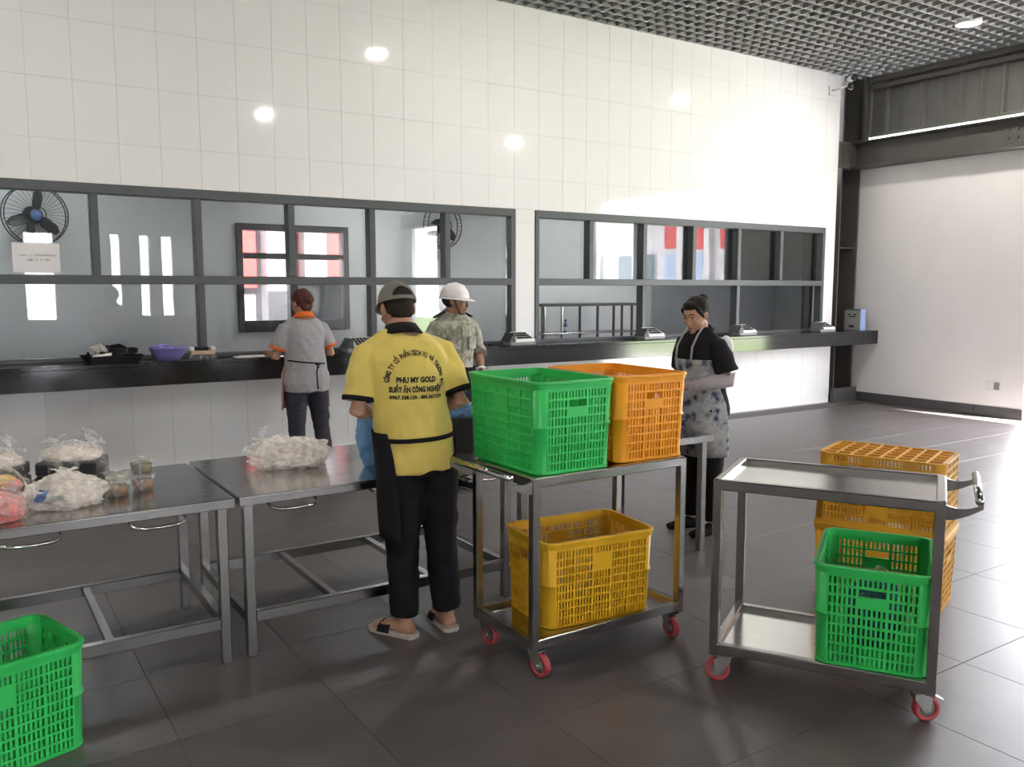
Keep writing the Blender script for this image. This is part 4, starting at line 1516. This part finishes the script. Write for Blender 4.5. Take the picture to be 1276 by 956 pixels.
# print on the back of the shirt
bvh = BVHTree.FromPolygons([v.co for v in man.shirt_me.vertices], [tuple(p.vertices) for p in man.shirt_me.polygons])
def back_print(pieces, name):
    q = MB()
    for vs, fs in pieces:
        pts = []
        for p in vs:
            h = bvh.ray_cast(Vector((p.x, -1.0, p.y)), Vector((0, 1, 0)))
            yv = h[0].y - 0.004 if h[0] else -0.1
            pts.append((p.x, yv, p.y))
        q.add(pts, fs)
    return obj(name, q, 'ink', man.shirt_o)
PXC, PZC = -0.034, 1.208
def line(txt, size, z, width, bold):
    vs, fs = text_mesh(txt, size, bold)
    x0, x1 = min(p.x for p in vs), max(p.x for p in vs)
    f = width / (x1 - x0)
    return [([Vector(((p.x - (x0 + x1) / 2) * f + PXC, p.y + z, 0)) for p in vs], fs)]
back_print(line('PHU MY GOLD', 0.034, PZC, 0.180, 0.0016), 'lettering')
back_print(line('SUẤT ĂN CÔNG NGHIỆP', 0.033, PZC - 0.043, 0.238, 0.0016), 'lettering')
back_print(line('0967.338.139 - 084.267.339', 0.022, PZC - 0.073, 0.235, 0.0009), 'lettering')
arc = 'CÔNG TY CỔ PHẦN DỊCH VỤ VÀ THƯƠNG MẠI'
wid = []
for ch in arc:
    wid.append(0.45 if ch == ' ' else (0.32 if ch in 'IỊ' else 0.78 if ch == 'M' else 0.66))
tot = sum(wid)
acc, pcs = 0.0, []
for ch, w_ in zip(arc, wid):
    f = (acc + w_ / 2) / tot
    acc += w_
    if ch == ' ':
        continue
    vs, fs = text_mesh(ch, 0.029, 0.0011)
    th = R(178 - 186 * f)
    cx, cz = PXC + 0.118 * math.cos(th), PZC - 0.005 + 0.125 * math.sin(th)
    ro = Matrix.Rotation(th - PI / 2, 3, 'Z')
    pts = []
    for p in vs:
        r_ = ro @ Vector((p.x * 0.62, p.y, 0))
        pts.append(Vector((cx + r_.x, cz + r_.y, 0)))
    pcs.append((pts, fs))
back_print(pcs, 'lettering')

# --- woman in the grey shirt at the counter
wg = Person('woman in a grey polo shirt with orange trim standing at the granite counter', (2.455, 6.88), 2, 1.61, 'skin', lean=0.10, build=0.93, hips=1.02,
            head=(0, 0.01, 0, -14, 14),
            feet={-1: (-0.085, -0.02, -10), 1: (0.155, -0.07, 8)}, knees={-1: (0, 0.02), 1: (0.01, 0.06)},
            arms={-1: ((-0.235, 0.05, 1.06), (-0.215, 0.30, 1.085), (0, 0, -1)), 1: ((0.225, 0.02, 1.075), (0.14, 0.27, 1.09), (0, 0, -1))}, voxel=0.008)
wg.shirt('shirt_grey', 0.77, 0.72, e=0.024, flare=0.016, amp=0.008, sl_e=0.026)
wg.cuffs('cloth_orange', 0.72, e=0.034, length=0.09)
wg.collar('cloth_orange', h=0.045)
wg.trousers('jeans', 0.95, 0.97, e=0.012, e_low=0.014)
ap = wg.shell(mat('salmon_apron_cloth', (0.62, 0.30, 0.26), 0.9, var=0.08), 0.62, 1.15, 4, 184, 0.036, 'apron', skirt=0.01)
wg.band('cloth_black', lambda th: 1.015 - 0.02 * math.cos(th), 0.038, 0.012, 'apron_string', ap)
bow = MB().tube([(0.03, -0.168, 1.015), (0.045, -0.178, 0.99), (0.035, -0.182, 0.93), (0.04, -0.188, 0.80)], 0.006, 6)
obj('string_tail', bow, 'cloth_black', ap, smooth=True)
bow = MB().tube([(0.03, -0.168, 1.015), (0.065, -0.182, 0.995), (0.055, -0.182, 0.975), (0.03, -0.172, 1.01)], 0.006, 6)
obj('bow_loop', bow, 'cloth_black', ap, smooth=True)
hq = MB()
hq.ell((0, -0.022, 0.040), (0.082, 0.094, 0.086))
hq.ell((0, -0.066, -0.025), (0.060, 0.045, 0.062))
hr = wg.on_head(hq, 'hair_brown', 'hair', voxel=0.006, rough=0.004)
wg.on_head(MB().ell((0.012, -0.112, 0.012), (0.042, 0.034, 0.044)), 'hair_brown', 'hair_bun', hr)
wg.face()
wg.shoe(-1, 'cloth_black')
wg.shoe(1, 'cloth_black')

# --- guard with the white helmet
gd = Person('guard in a white hard hat and grey green camouflage shirt near the counter', (3.335, 5.93), 172, 1.655, 'skin_tan', lean=0.0, build=0.98,
            head=(0, 0.02, -0.015, -42, 4),
            arms={-1: ((-0.275, -0.03, 1.11), (-0.205, 0.10, 0.965), (1, 0, -0.2)), 1: ((0.265, -0.03, 1.10), (0.20, 0.11, 0.96), (-1, 0, -0.2))}, voxel=0.008)
gd.shirt('camo', 0.90, 1.12, e=0.018, flare=0.0, amp=0.008, sl_e=0.020)
gd.cuffs('camo', 1.14, e=0.026, length=0.22)
gd.collar('camo', h=0.035)
gd.trousers('jeans2', 1.0, 0.96, e=0.024)
gd.band('cloth_black', lambda th: 0.985, 0.034, 0.035, 'belt')
gd.face()
for sx in (-1, 1):
    c, a, b = gd.ring(1.24)
    pk = MB().cbox(-0.05, 0.05, -0.006, 0.006, -0.055, 0.045, 0.003)
    o = obj('chest_pocket', pk, 'camo', gd.shirt_o, loc=(sx * 0.085, b + 0.018, 1.20))
    o.rotation_euler = (0, 0, -sx * 0.35)
    fl = MB().cbox(-0.052, 0.052, -0.009, 0.009, 0.02, 0.048, 0.003)
    o2 = obj('pocket_flap', fl, 'camo', o)
    ep = MB().cbox(-0.055, 0.055, -0.022, 0.022, -0.005, 0.005, 0.003)
    o = obj('epaulette', ep, 'cloth_black', gd.shirt_o, loc=(sx * 0.135, -0.005, 1.418))
    o.rotation_euler = (0, sx * 0.42, 0)
for z in (1.05, 1.13, 1.21, 1.29, 1.35):
    c, a, b = gd.ring(z)
    bt = MB().lathe([(0, 0), (0.007, 0), (0.007, 0.004), (0, 0.004)], 10)
    o = obj('button', bt, 'grey_plastic', gd.shirt_o, loc=(0, b + 0.026, z))
    o.rotation_euler = (-PI / 2, 0, 0)
pl_ = MB()
for z in (1.38, 1.30, 1.20, 1.10, 0.99):
    c, a, b = gd.ring(z)
    pl_.v += [(-0.016, b + 0.012, z), (0.016, b + 0.012, z), (0.016, b + 0.024, z), (-0.016, b + 0.024, z)]
for i in range(4):
    for j in range(4):
        jj = (j + 1) % 4
        pl_.f.append((i * 4 + j, i * 4 + jj, i * 4 + 4 + jj, i * 4 + 4 + j))
pl_.f += [(0, 1, 2, 3), (16, 19, 18, 17)]
obj('button_placket', pl_, 'camo', gd.shirt_o)
hq = MB().ell((0, -0.018, 0.020), (0.0745, 0.090, 0.080))
gd.on_head(hq, 'hair_short', 'hair')
hel = MB()
prof = []
for i in range(11):
    ph = R(90 - 9 * i)
    prof.append((math.cos(ph), math.sin(ph)))
hel.lathe([(max(c_, 0) * 0.100, 0.105 * s_ + 0.034) for c_, s_ in prof] + [(0.100, 0.024), (0.094, 0.024), (0.092, 0.034), (0.06, 0.10), (0, 0.125)], 32)
hel.v = [(p[0] * 0.98, p[1] * 1.18 - 0.005, p[2]) for p in hel.v]
he = gd.on_head(hel, 'helmet', 'hard_hat')
rim = MB()
n = 40
for k in range(n):
    th = 2 * PI * k / n
    ex = 0.010 + 0.042 * max(0, math.sin(th)) ** 2
    for r_, z in ((0.0, 0.030), (ex, 0.018 - ex * 0.12), (ex, 0.013 - ex * 0.12), (0.0, 0.022)):
        rim.v.append(((0.097 + r_ * 0.7) * math.cos(th), -0.005 + (0.116 + r_) * math.sin(th), z))
for k in range(n):
    for j in range(4):
        jj = (j + 1) % 4
        a, b = k * 4, ((k + 1) % n) * 4
        rim.f.append((a + j, a + jj, b + jj, b + j))
gd.on_head(rim, 'helmet', 'brim', he)
rdg = MB().loft([(0, 0.10, 0.075), (0, 0.06, 0.125), (0, 0.0, 0.143), (0, -0.06, 0.128), (0, -0.10, 0.08)], [(0.012, 0.006)] * 5, n=10)
gd.on_head(rdg, 'helmet', 'ridge', he)
cs = MB()
cs.tube([(0.079, 0.005, 0.03), (0.068, 0.03, -0.04), (0.046, 0.058, -0.095), (0.0, 0.078, -0.120), (-0.046, 0.058, -0.095), (-0.068, 0.03, -0.04), (-0.079, 0.005, 0.03)], 0.004, 6)
gd.on_head(cs, 'cloth_black', 'chin_strap', he)
wt = gd.arm[-1]
wq = MB().loft([lerp(wt[1], wt[2], 0.88), lerp(wt[1], wt[2], 0.97)], [(0.034, 0.030)] * 2, n=18, cap=0.0)
obj('wrist_watch', wq, 'white_plastic', gd.t, smooth=True)
gd.shoe(-1, 'cloth_black')
gd.shoe(1, 'cloth_black')

# --- woman in black with the floral apron
wb = Person('woman in a black top and grey floral apron behind the crates', (4.10, 3.965), -84, 1.575, 'skin', lean=0.12, build=0.96, hips=1.0,
            head=(0, 0.015, -0.01, -16, 20),
            feet={-1: (-0.095, -0.03, -6), 1: (0.10, -0.02, 6)},
            arms={-1: ((-0.235, -0.01, 1.05), (-0.10, 0.23, 1.0), (0.3, 0, -1)), 1: ((0.235, -0.01, 1.05), (0.10, 0.23, 1.0), (-0.3, 0, -1))}, voxel=0.008)
wb.shirt('cloth_black2', 0.80, 0.80, e=0.026, flare=0.016, amp=0.008, sl_e=0.030)
wb.collar('cloth_black2', h=0.03)
wb.trousers('cloth_black', 0.95, 0.95, e=0.022)
ap = wb.shell('floral', 0.545, 1.17, -18, 198, 0.040, 'apron', skirt=0.012, amp=0.010, wtop=(20, 160))
wb.band('cloth_black', lambda th: 1.0, 0.044, 0.014, 'apron_string', ap)
nb, nt = wb.neck
c, a, b = wb.ring(1.20)
for sg in (-1, 1):
    strp = MB().loft([(sg * 0.075, c.y + b + 0.036, 1.165), (sg * 0.075, c.y + b + 0.028, 1.25), (sg * 0.072, c.y + b - 0.015, 1.325), (sg * 0.068, c.y + 0.045, 1.375)], [(0.010, 0.004)] * 4, side=(1, 0, 0), n=8)
    obj('neck_strap', strp, 'sleeve_grey', ap, smooth=True)
pk = MB().cbox(-0.07, 0.07, -0.004, 0.004, -0.06, 0.06, 0.003)
o = obj('pocket', pk, 'floral', ap, loc=(-0.09, 0.165, 0.84))
o.rotation_euler = (0, 0, 0.45)
for sg in (-1, 1):
    sh, el, wr = wb.arm[sg]
    q = MB().loft([lerp(sh, el, 0.86), el, lerp(el, wr, 0.4), lerp(el, wr, 0.95)], [0.052, 0.050, 0.048, 0.036], n=16, cap=0.0)
    obj('arm_cover', q, 'sleeve_grey', wb.t, smooth=True)
sc = MB().ell((-0.135, -0.075, 1.262), (0.036, 0.034, 0.062), Matrix.Rotation(0.4, 3, 'Y'))
obj('shoulder_cloth', sc, 'white_plastic', wb.t, smooth=True)
hq = MB()
hq.ell((0, -0.022, 0.040), (0.081, 0.093, 0.086))
hq.ell((0, 0.040, 0.078), (0.060, 0.042, 0.034))
for sg in (-1, 1):
    hq.loft([(sg * 0.060, 0.050, 0.06), (sg * 0.072, 0.030, 0.02), (sg * 0.074, 0.015, -0.015)], [0.016, 0.012, 0.006], n=10)
hr = wb.on_head(hq, 'hair', 'hair', voxel=0.006, rough=0.004)
wb.on_head(MB().ell((0, -0.105, 0.075), (0.036, 0.034, 0.036)), 'hair', 'hair_bun', hr)
wb.face()
wb.shoe(-1, 'cloth_black')
wb.shoe(1, 'cloth_black')

# ------------------------------------------------------------------ bags, tubs and boxes
def lump(r, seed, amp=0.25, freq=3.0, flat=0.75, sub=5, spikes=0.0):
    """crumpled closed lump resting on z = 0, half sizes r"""
    bm = bmesh.new()
    bmesh.ops.create_icosphere(bm, subdivisions=sub, radius=1.0)
    so = Vector((seed * 3.1, seed * 1.7, seed * 0.9))
    for v in bm.verts:
        n = v.co.normalized()
        k = 1 + amp * noise.noise(n * freq + so) + amp * 0.5 * noise.noise(n * freq * 2.7 + so) + amp * 0.38 * (0.35 - abs(noise.noise(n * freq * 2.2 + so * 1.3))) + amp * 0.13 * (0.3 - abs(noise.noise(n * freq * 5.5 + so)))
        if spikes:
            k += spikes * max(0, noise.noise(n * freq * 1.6 + so * 2)) ** 2
        p = n * k
        v.co = Vector((p.x * r[0], p.y * r[1], max(p.z, -flat) * r[2]))
    zmin = min(v.co.z for v in bm.verts)
    for v in bm.verts:
        v.co.z -= zmin
    me = bpy.data.meshes.new('lump')
    bm.to_mesh(me)
    bm.free()
    me.polygons.foreach_set('use_smooth', [True] * len(me.polygons))
    return me

def tuft(r, h, seed, n=14):
    """gathered plastic neck: ragged fan"""
    q = MB()
    rnd = random.Random(seed)
    rows = [(0.25, 0.0), (0.18, 0.35), (0.45, 0.7), (0.8, 1.0)]
    for f, z in rows:
        for k in range(n):
            th = 2 * PI * k / n
            w = r * f * (1 + 0.5 * rnd.uniform(-1, 1) * z)
            q.v.append((w * math.cos(th), w * math.sin(th) * 0.6, h * z * (1 + 0.25 * rnd.uniform(-1, 1) * (z > 0.5))))
    for i in range(len(rows) - 1):
        for k in range(n):
            j = (k + 1) % n
            q.f.append((i * n + k, i * n + j, (i + 1) * n + j, (i + 1) * n + k))
    return q

def foam_bundle(label, loc, rotz, w, d, h, seed):
    t = thing('wrapped_food_boxes', label, 'food', loc, rotz)
    boxo('black_box', (-w / 2, w / 2, -d / 2, d / 2, 0.001, h * 0.30), 'black_plastic', t, c=0.008)
    boxo('black_box', (-w / 2 + 0.004, w / 2 - 0.004, -d / 2, d / 2, h * 0.31, h * 0.62), 'black_plastic', t, c=0.008)
    o = obj('pale_food', lump((w * 0.47, d * 0.46, h * 0.22), seed, 0.12, 2.0, 0.3), 'foam', t, loc=(0, 0, h * 0.62))
    f = obj('plastic_wrap', lump((w * 0.56, d * 0.57, h * 0.54), seed + 1, 0.10, 2.4, 0.9), 'film', t, loc=(0, 0, 0.0005))
    o = obj('gathered_end', tuft(0.07, 0.05, seed), 'film', f, loc=(w * 0.30, 0, h * 0.93))
    o.rotation_euler = (0.2, 0.5, 0)
    o = obj('gathered_end', tuft(0.06, 0.045, seed + 5), 'film', f, loc=(-w * 0.22, 0, h * 0.93))
    o.rotation_euler = (-0.1, -0.3, 0)
    return t
foam_bundle('black food boxes with a pale heap on top wrapped in clear plastic, beside soup tubs', (0.425, 4.27, TZ + 0.001), R(-24), 0.26, 0.20, 0.195, 3)
foam_bundle('black food boxes wrapped in clear plastic behind the fruit container', (0.115, 4.30, TZ + 0.001), R(-20), 0.25, 0.20, 0.19, 8)

t = thing('fruit_container', 'clear plastic box of orange and yellow fruit leaning on wrapped boxes', 'food box', (0.135, 4.00, TZ + 0.002), R(-25))
tilt = Matrix.Rotation(R(38), 4, 'Y')
q = MB().cbox(-0.16, 0.10, -0.09, 0.09, -0.012, 0.012, 0.006)
q.v = [tuple(tilt @ Vector(p) + Vector((0, 0, 0.135))) for p in q.v]
obj('clear_lid', q, 'film_rim', t)
for i, (dx, dz, m_) in enumerate(((-0.12, 0.02, 'fruit'), (-0.07, 0.02, 'fruit'), (-0.02, 0.02, 'fruit'), (0.03, 0.02, 'fruit'), (-0.10, 0.01, 'red_food'), (0.06, 0.015, 'red_food'))):
    p = tilt @ Vector((dx, (-0.05, 0.04)[i % 2], -0.045)) + Vector((0, 0, 0.135))
    obj('fruit_piece', lump((0.042, 0.045, 0.030), 20 + i, 0.15, 2.0, 1.0, 3), m_, t, loc=(p.x, p.y, max(p.z - 0.02, 0.0)))
q = MB().loft([(0, 0, 0.004), (0, 0, 0.05)], [(0.13, 0.085), (0.145, 0.095)], n=24, cap=0.0, power=4)
obj('tray', q, 'film_rim', t, loc=(-0.03, 0, 0))

t = thing('red_food_bag', 'tied clear bag of red food at the table edge', 'food bag', (0.115, 3.738, TZ + 0.001), R(-20))
obj('contents', lump((0.085, 0.075, 0.060), 31, 0.15, 2.5, 0.8), 'red_food', t, loc=(0, 0, 0.002))
obj('bag_film', lump((0.098, 0.086, 0.072), 32, 0.2, 2.5, 0.8), 'film', t)
o = obj('gathered_end', tuft(0.05, 0.05, 4), 'film_white', t, loc=(0.075, 0.02, 0.09))
o.rotation_euler = (0, 0.9, 0)

t = thing('printed_food_bag', 'crumpled white plastic bag with blue print lying on the steel table', 'food bag', (0.352, 3.845, TZ + 0.001), R(-14))
obj('contents', lump((0.11, 0.08, 0.052), 41, 0.2, 2.4, 0.8), 'rice', t, loc=(0.01, 0, 0.002))
bag = obj('bag_film', lump((0.140, 0.100, 0.078), 42, 0.26, 2.6, 0.75), 'film_white', t)
o = obj('gathered_end', tuft(0.06, 0.035, 6), 'film_white', bag, loc=(-0.01, 0.01, 0.122))
bv = BVHTree.FromPolygons([v.co for v in bag.data.vertices], [tuple(p.vertices) for p in bag.data.polygons])
def decal(x0, x1, z0, z1, m_, skew=0.0):
    q = MB()
    n = 8
    for i in range(n + 1):
        for j in range(n + 1):
            x = lerp(x0, x1, i / n) + skew * j / n
            z = lerp(z0, z1, j / n)
            h = bv.ray_cast(Vector((x, -0.5, z)), Vector((0, 1, 0)))
            q.v.append((x, (h[0].y if h[0] else 0.0) - 0.003, z))
    for i in range(n):
        for j in range(n):
            a = i * (n + 1) + j
            q.f.append((a, a + n + 1, a + n + 2, a + 1))
    return obj('printed_mark', q, m_, bag, smooth=True)
decal(-0.110, -0.070, 0.040, 0.090, 'print_blue', 0.025)
decal(-0.045, 0.005, 0.050, 0.070, 'hub', 0.01)

def tub(label, loc, m_, r=0.05, h=0.062, fill=0.7):
    t = thing('soup_tub', label, 'tub', loc)
    obj('cup', MB().lathe([(0, 0.0), (r * 0.80, 0.0), (r, h), (r * 0.96, h), (r * 0.77, 0.003), (0, 0.003)], 28), 'film_rim', t, smooth=True)
    obj('soup', MB().lathe([(0, 0.0035), (r * 0.76, 0.0035), (r * lerp(0.77, 0.95, fill), h * fill), (0, h * fill)], 28), m_, t, smooth=True)
    obj('lid', MB().lathe([(0, h + 0.004), (r * 0.9, h + 0.004), (r * 0.94, h + 0.009), (r * 1.06, h + 0.008), (r * 1.06, h - 0.004), (r * 1.01, h - 0.004), (r * 1.0, h + 0.001), (0, h + 0.001)], 28), 'film_rim', t, smooth=True)
    return t
tub('clear tub of brown soup standing alone in front of the pair', (0.560, 3.945, TZ + 0.001), 'broth_brown')
tub('clear tub of dark soup under another tub', (0.672, 4.005, TZ + 0.001), 'broth_brown')
tub('clear tub of green soup stacked on another tub', (0.668, 4.005, TZ + 0.074), 'broth', fill=0.8)
tub('pale lidded tub half hidden behind the soup tubs', (0.582, 4.13, TZ + 0.001), 'rice')

t = thing('rice_bag', 'bulging clear plastic bag of white rice rolls on the steel table', 'food bag', (1.375, 4.13, TZ + 0.001), R(-18))
obj('rice', lump((0.145, 0.095, 0.055), 51, 0.18, 2.4, 0.8), 'rice', t, loc=(0.02, 0, 0.002))
bag2 = obj('bag_film', lump((0.180, 0.120, 0.085), 52, 0.24, 2.3, 0.72, spikes=0.5), 'film_white', t)
o = obj('gathered_end', tuft(0.11, 0.07, 9, 18), 'film', bag2, loc=(-0.11, 0, 0.10))
o.rotation_euler = (0, -0.9, 0)

t = thing('blue_plastic_bag', 'upright blue plastic bag on the table beside the man in yellow', 'bag', (1.735, 3.93, TZ + 0.001))
obj('bag_film', lump((0.075, 0.075, 0.16), 61, 0.2, 2.0, 0.9), 'film_blue', t)
o = obj('gathered_end', tuft(0.06, 0.06, 13), 'film_blue', t, loc=(0, 0, 0.28))

t = thing('black_tub', 'black plastic tub lined with a blue bag next to the green crate', 'tub', (2.245, 4.04, TZ + 0.001), R(-12))
q = MB().loft([(0, 0, 0.0), (0, 0, 0.19), (0, 0, 0.19), (0, 0, 0.02)], [(0.125, 0.10), (0.145, 0.12), (0.138, 0.113), (0.12, 0.095)], n=32, cap=0.0, power=6)
obj('body', q, 'black_plastic', t)
q = MB().loft([(0, 0, 0.180), (0, 0, 0.198)], [(0.152, 0.127), (0.152, 0.127)], n=32, cap=0.0, power=6)
obj('lid_rim', q, 'black_plastic', t)
obj('bag_film', lump((0.135, 0.11, 0.06), 66, 0.3, 2.4, 0.4), 'film_blue', t, loc=(0, 0, 0.195))

pc2 = c2 @ Vector((0.60, 0.27, 0.0))
t = thing('dark_plastic_bag', 'crumpled dark blue plastic bag filling the green crate', 'bag', (pc.x, pc.y, 0.19), c2a + R(90))
obj('bag_film', lump((0.15, 0.105, 0.15), 71, 0.16, 2.2, 0.8), 'film_dark', t)
o = obj('gathered_end', tuft(0.06, 0.05, 15), 'film', t, loc=(0.02, -0.02, 0.24))
t = thing('serving_tray', 'dark tray lying in the yellow crate', 'tray', (2.40, 3.07, 0.170), R(-6))
boxo('plate', (-0.16, 0.16, -0.11, 0.11, 0.0, 0.012), 'black_plastic', t)
boxo('lip', (-0.15, 0.15, -0.10, 0.10, 0.012, 0.03), 'black_plastic', t)

# ------------------------------------------------------------------ things on the counter
CZ = 1.031
t = thing('black_bag_tray', 'black plastic bag heap in a flat tray on the counter', 'bag', (1.07, 7.48, CZ), R(0))
q = MB().loft([(0, 0, 0.0), (0, 0, 0.06), (0, 0, 0.06), (0, 0, 0.012)], [(0.19, 0.12), (0.23, 0.15), (0.222, 0.142), (0.18, 0.11)], n=32, cap=0.0, power=5)
obj('tray', q, 'black_plastic', t)
obj('black_bag', lump((0.17, 0.10, 0.075), 81, 0.30, 3.0, 0.6), 'film_black', t, loc=(0.02, 0, 0.015))
obj('foil_packet', lump((0.065, 0.05, 0.045), 83, 0.4, 3.5, 0.8), 'film_white', t, loc=(-0.10, -0.03, 0.062))
q = MB().tube([(-0.16, -0.13, 0.055), (-0.02, -0.12, 0.075)], 0.012, 8)
obj('paper_roll', q, 'paper', t, smooth=True)

t = thing('purple_basin', 'round purple plastic basin on the counter', 'basin', (1.50, 7.50, CZ))
obj('bowl', MB().lathe([(0, 0), (0.095, 0), (0.125, 0.045), (0.145, 0.095), (0.152, 0.097), (0.150, 0.101), (0.140, 0.099), (0.120, 0.045), (0.09, 0.005), (0, 0.005)], 36), 'purple', t, smooth=True)
obj('cloth', lump((0.07, 0.06, 0.035), 85, 0.3, 3.0, 0.8), 'purple', t, loc=(-0.05, 0.0, 0.07))

t = thing('card_box', 'small tan box with dark goods on the counter beside the purple basin', 'box', (1.77, 7.50, CZ))
boxo('base', (-0.11, 0.11, -0.07, 0.07, 0, 0.035), 'film_rim', t)
boxo('carton', (-0.10, 0.10, -0.06, 0.06, 0.036, 0.068), 'tan', t)
boxo('goods', (-0.06, 0.05, -0.045, 0.05, 0.069, 0.097), 'ink', t)
for sx in (-1, 1):
    boxo('end_flap', (sx * 0.085 - 0.017, sx * 0.085 + 0.017, -0.05, 0.05, 0.069, 0.10), 'white_plastic', t)
t = thing('phone', 'dark phone lying on the counter before the papers', 'phone', (1.96, 7.52, CZ))
boxo('case', (-0.07, 0.07, -0.035, 0.035, 0, 0.009), 'black_plastic', t)
boxo('screen', (-0.064, 0.064, -0.031, 0.031, 0.0085, 0.0095), 'b_glass', t, c=0)
for i, (dx, a, lab) in enumerate(((0.0, 4, 'lower'), (0.06, -6, 'upper'))):
    q = MB().cbox(-0.14, 0.14, -0.10, 0.10, 0, 0.003, 0.0005)
    tag(obj('paper_sheet', q, 'paper', None, loc=(2.17 + dx, 7.46, CZ + 0.0035 * i), rotz=R(a)), '%s white paper sheet lying on the counter by the woman in grey' % lab, 'paper')

def till(label, x, y, rot):
    t = thing('card_terminal', label, 'terminal', (x, y, CZ), rot)
    boxo('base', (-0.16, 0.16, -0.10, 0.10, 0, 0.035), 'grey_plastic', t, c=0.006)
    q = MB().prism([(-0.10, 0.036), (0.10, 0.036), (0.10, 0.055), (-0.09, 0.13), (-0.10, 0.125)], 0.19, Matrix.Translation((0.04, 0.095, 0)) @ Matrix.Rotation(-PI / 2, 4, 'Z'))
    # sloping keypad panel faces the hall
    q = MB()
    q.v = [(-0.09, -0.095, 0.036), (0.15, -0.095, 0.036), (0.15, 0.085, 0.036), (-0.09, 0.085, 0.036),
           (-0.09, -0.095, 0.060), (0.15, -0.095, 0.060), (0.13, 0.070, 0.132), (-0.07, 0.070, 0.132)]
    q.f = [(0, 3, 2, 1), (4, 5, 6, 7), (0, 1, 5, 4), (1, 2, 6, 5), (2, 3, 7, 6), (3, 0, 4, 7)]
    body = obj('sloping_body', q, 'white_plastic', t)
    sl = math.atan2(0.072, 0.165)
    for r_ in range(3):
        for c_ in range(5):
            f = 0.2 + 0.28 * r_
            k = MB().cbox(-0.014, 0.014, -0.017, 0.017, 0, 0.008, 0.002)
            o = obj('key', k, 'ink', body, loc=(-0.045 + 0.037 * c_, -0.095 + 0.165 * f, 0.0595 + 0.072 * f))
            o.rotation_euler = (sl, 0, 0)
    q = MB().prism([(-0.17, 0.036), (-0.095, 0.036), (-0.095, 0.125), (-0.11, 0.13)], 0.17, Matrix.Translation((0, -0.085, 0)))
    obj('side_hood', q, 'black_plastic', t)
    q = MB().tube([(-0.16, 0.05, 0.02), (-0.22, 0.08, 0.012), (-0.27, 0.06, 0.008), (-0.30, 0.12, 0.008)], 0.007, 6)
    obj('cable', q, 'black_plastic', t, smooth=True)
    return t
till('grey card terminal on the counter behind the man in yellow', 3.20, 7.49, 0)
till('grey card terminal on the counter before the tiled pier', 5.00, 7.50, 0)
till('grey card terminal on the counter in front of the steel rack', 6.84, 7.49, 0)
till('grey card terminal on the counter behind the woman in black', 8.42, 7.49, 0)
till('grey card terminal at the counter end near the blue box', 10.02, 7.50, 0)

t = thing('blue_box', 'blue box with a grey label face standing on the counter end', 'box', (10.74, 7.50, CZ))
boxo('carton', (-0.06, 0.06, -0.13, 0.13, 0, 0.30), 'blue', t)
boxo('side_label', (-0.0625, -0.0595, -0.128, 0.128, 0.005, 0.285), 'grey_plastic', t, c=0)
for z0, z1, ya, yb in ((0.215, 0.232, 0.03, 0.075), (0.215, 0.232, -0.06, -0.02), (0.185, 0.20, -0.05, 0.05), (0.04, 0.075, -0.03, 0.05), (0.285, 0.299, -0.128, 0.128)):
    boxo('dark_mark', (-0.0637, -0.0622, ya, yb, z0, z1), 'ink', t, c=0)

# paper sign on the glass, lettering too small to read
t = thing('paper_sign', 'white paper notice with two lines of small print taped to the window glass', 'sign', (0.60, WY + 0.0735, 1.745))
q = MB().box(-0.165, 0.165, -0.0015, 0.0, 0.0, 0.232)
obj('sheet', q, 'paper', t)
rnd = random.Random(5)
def scribble(x0, x1, z, h, m_, name):
    q = MB()
    x = x0
    while x < x1:
        w = rnd.uniform(0.006, 0.011)
        if rnd.random() > 0.16:
            q.box(x, x + w * 0.35, -0.0026, -0.0012, z, z + h)
            q.box(x, x + w * 0.8, -0.0026, -0.0012, z + h * rnd.choice((0, 0.4, 0.8)), z + h * rnd.choice((0, 0.4, 0.8)) + h * 0.2)
        x += w + 0.002
    return obj(name, q, m_, t, kind='stuff')
scribble(-0.115, 0.135, 0.128, 0.016, 'ink_pale', 'print_line')
scribble(-0.065, 0.09, 0.090, 0.020, 'ink_pale', 'print_line')

# socket on the side wall
t = thing('wall_socket', 'white double socket plate low on the white side wall', 'socket', (RX, 5.66, 0.335))
boxo('plate', (-0.012, -0.0005, -0.10, 0.09, 0, 0.12), 'white_plastic', t)
boxo('dark_insert', (-0.015, -0.011, -0.085, -0.015, 0.015, 0.105), 'grey_plastic', t)
boxo('pale_insert', (-0.015, -0.011, 0.005, 0.075, 0.015, 0.105), 'white_plastic', t)

# security cameras
t = thing('security_camera', 'white twin security camera on a wall arm under the ceiling', 'camera', (10.24, WY, 4.30))
boxo('wall_plate', (-0.05, 0.05, -0.02, -0.0015, -0.06, 0.06), 'white_plastic', t)
obj('arm', MB().tube([(0, -0.01, 0), (0.06, -0.14, 0.02), (0.11, -0.20, 0.06)], 0.014, 10), 'white_plastic', t, smooth=True)
for (a, b) in (((0.05, -0.32, 0.12), (0.17, -0.16, 0.135)), ((0.10, -0.24, 0.035), (0.24, -0.14, 0.055))):
    A, B = Vector(a), Vector(b)
    hd = obj('camera_head', MB().loft([A, lerp(A, B, 0.1), lerp(A, B, 0.95), B], [0.036, 0.040, 0.040, 0.03], n=18, cap=0.0), 'white_plastic', t, smooth=True)
    d = (A - B).normalized()
    obj('lens', MB().loft([A + d * 0.03, A - d * 0.001], [0.041, 0.041], n=18, cap=0.0), 'black_plastic', hd, smooth=True)
boxo('junction_box', (0.07, 0.13, -0.23, -0.17, 0.04, 0.10), 'white_plastic', t)
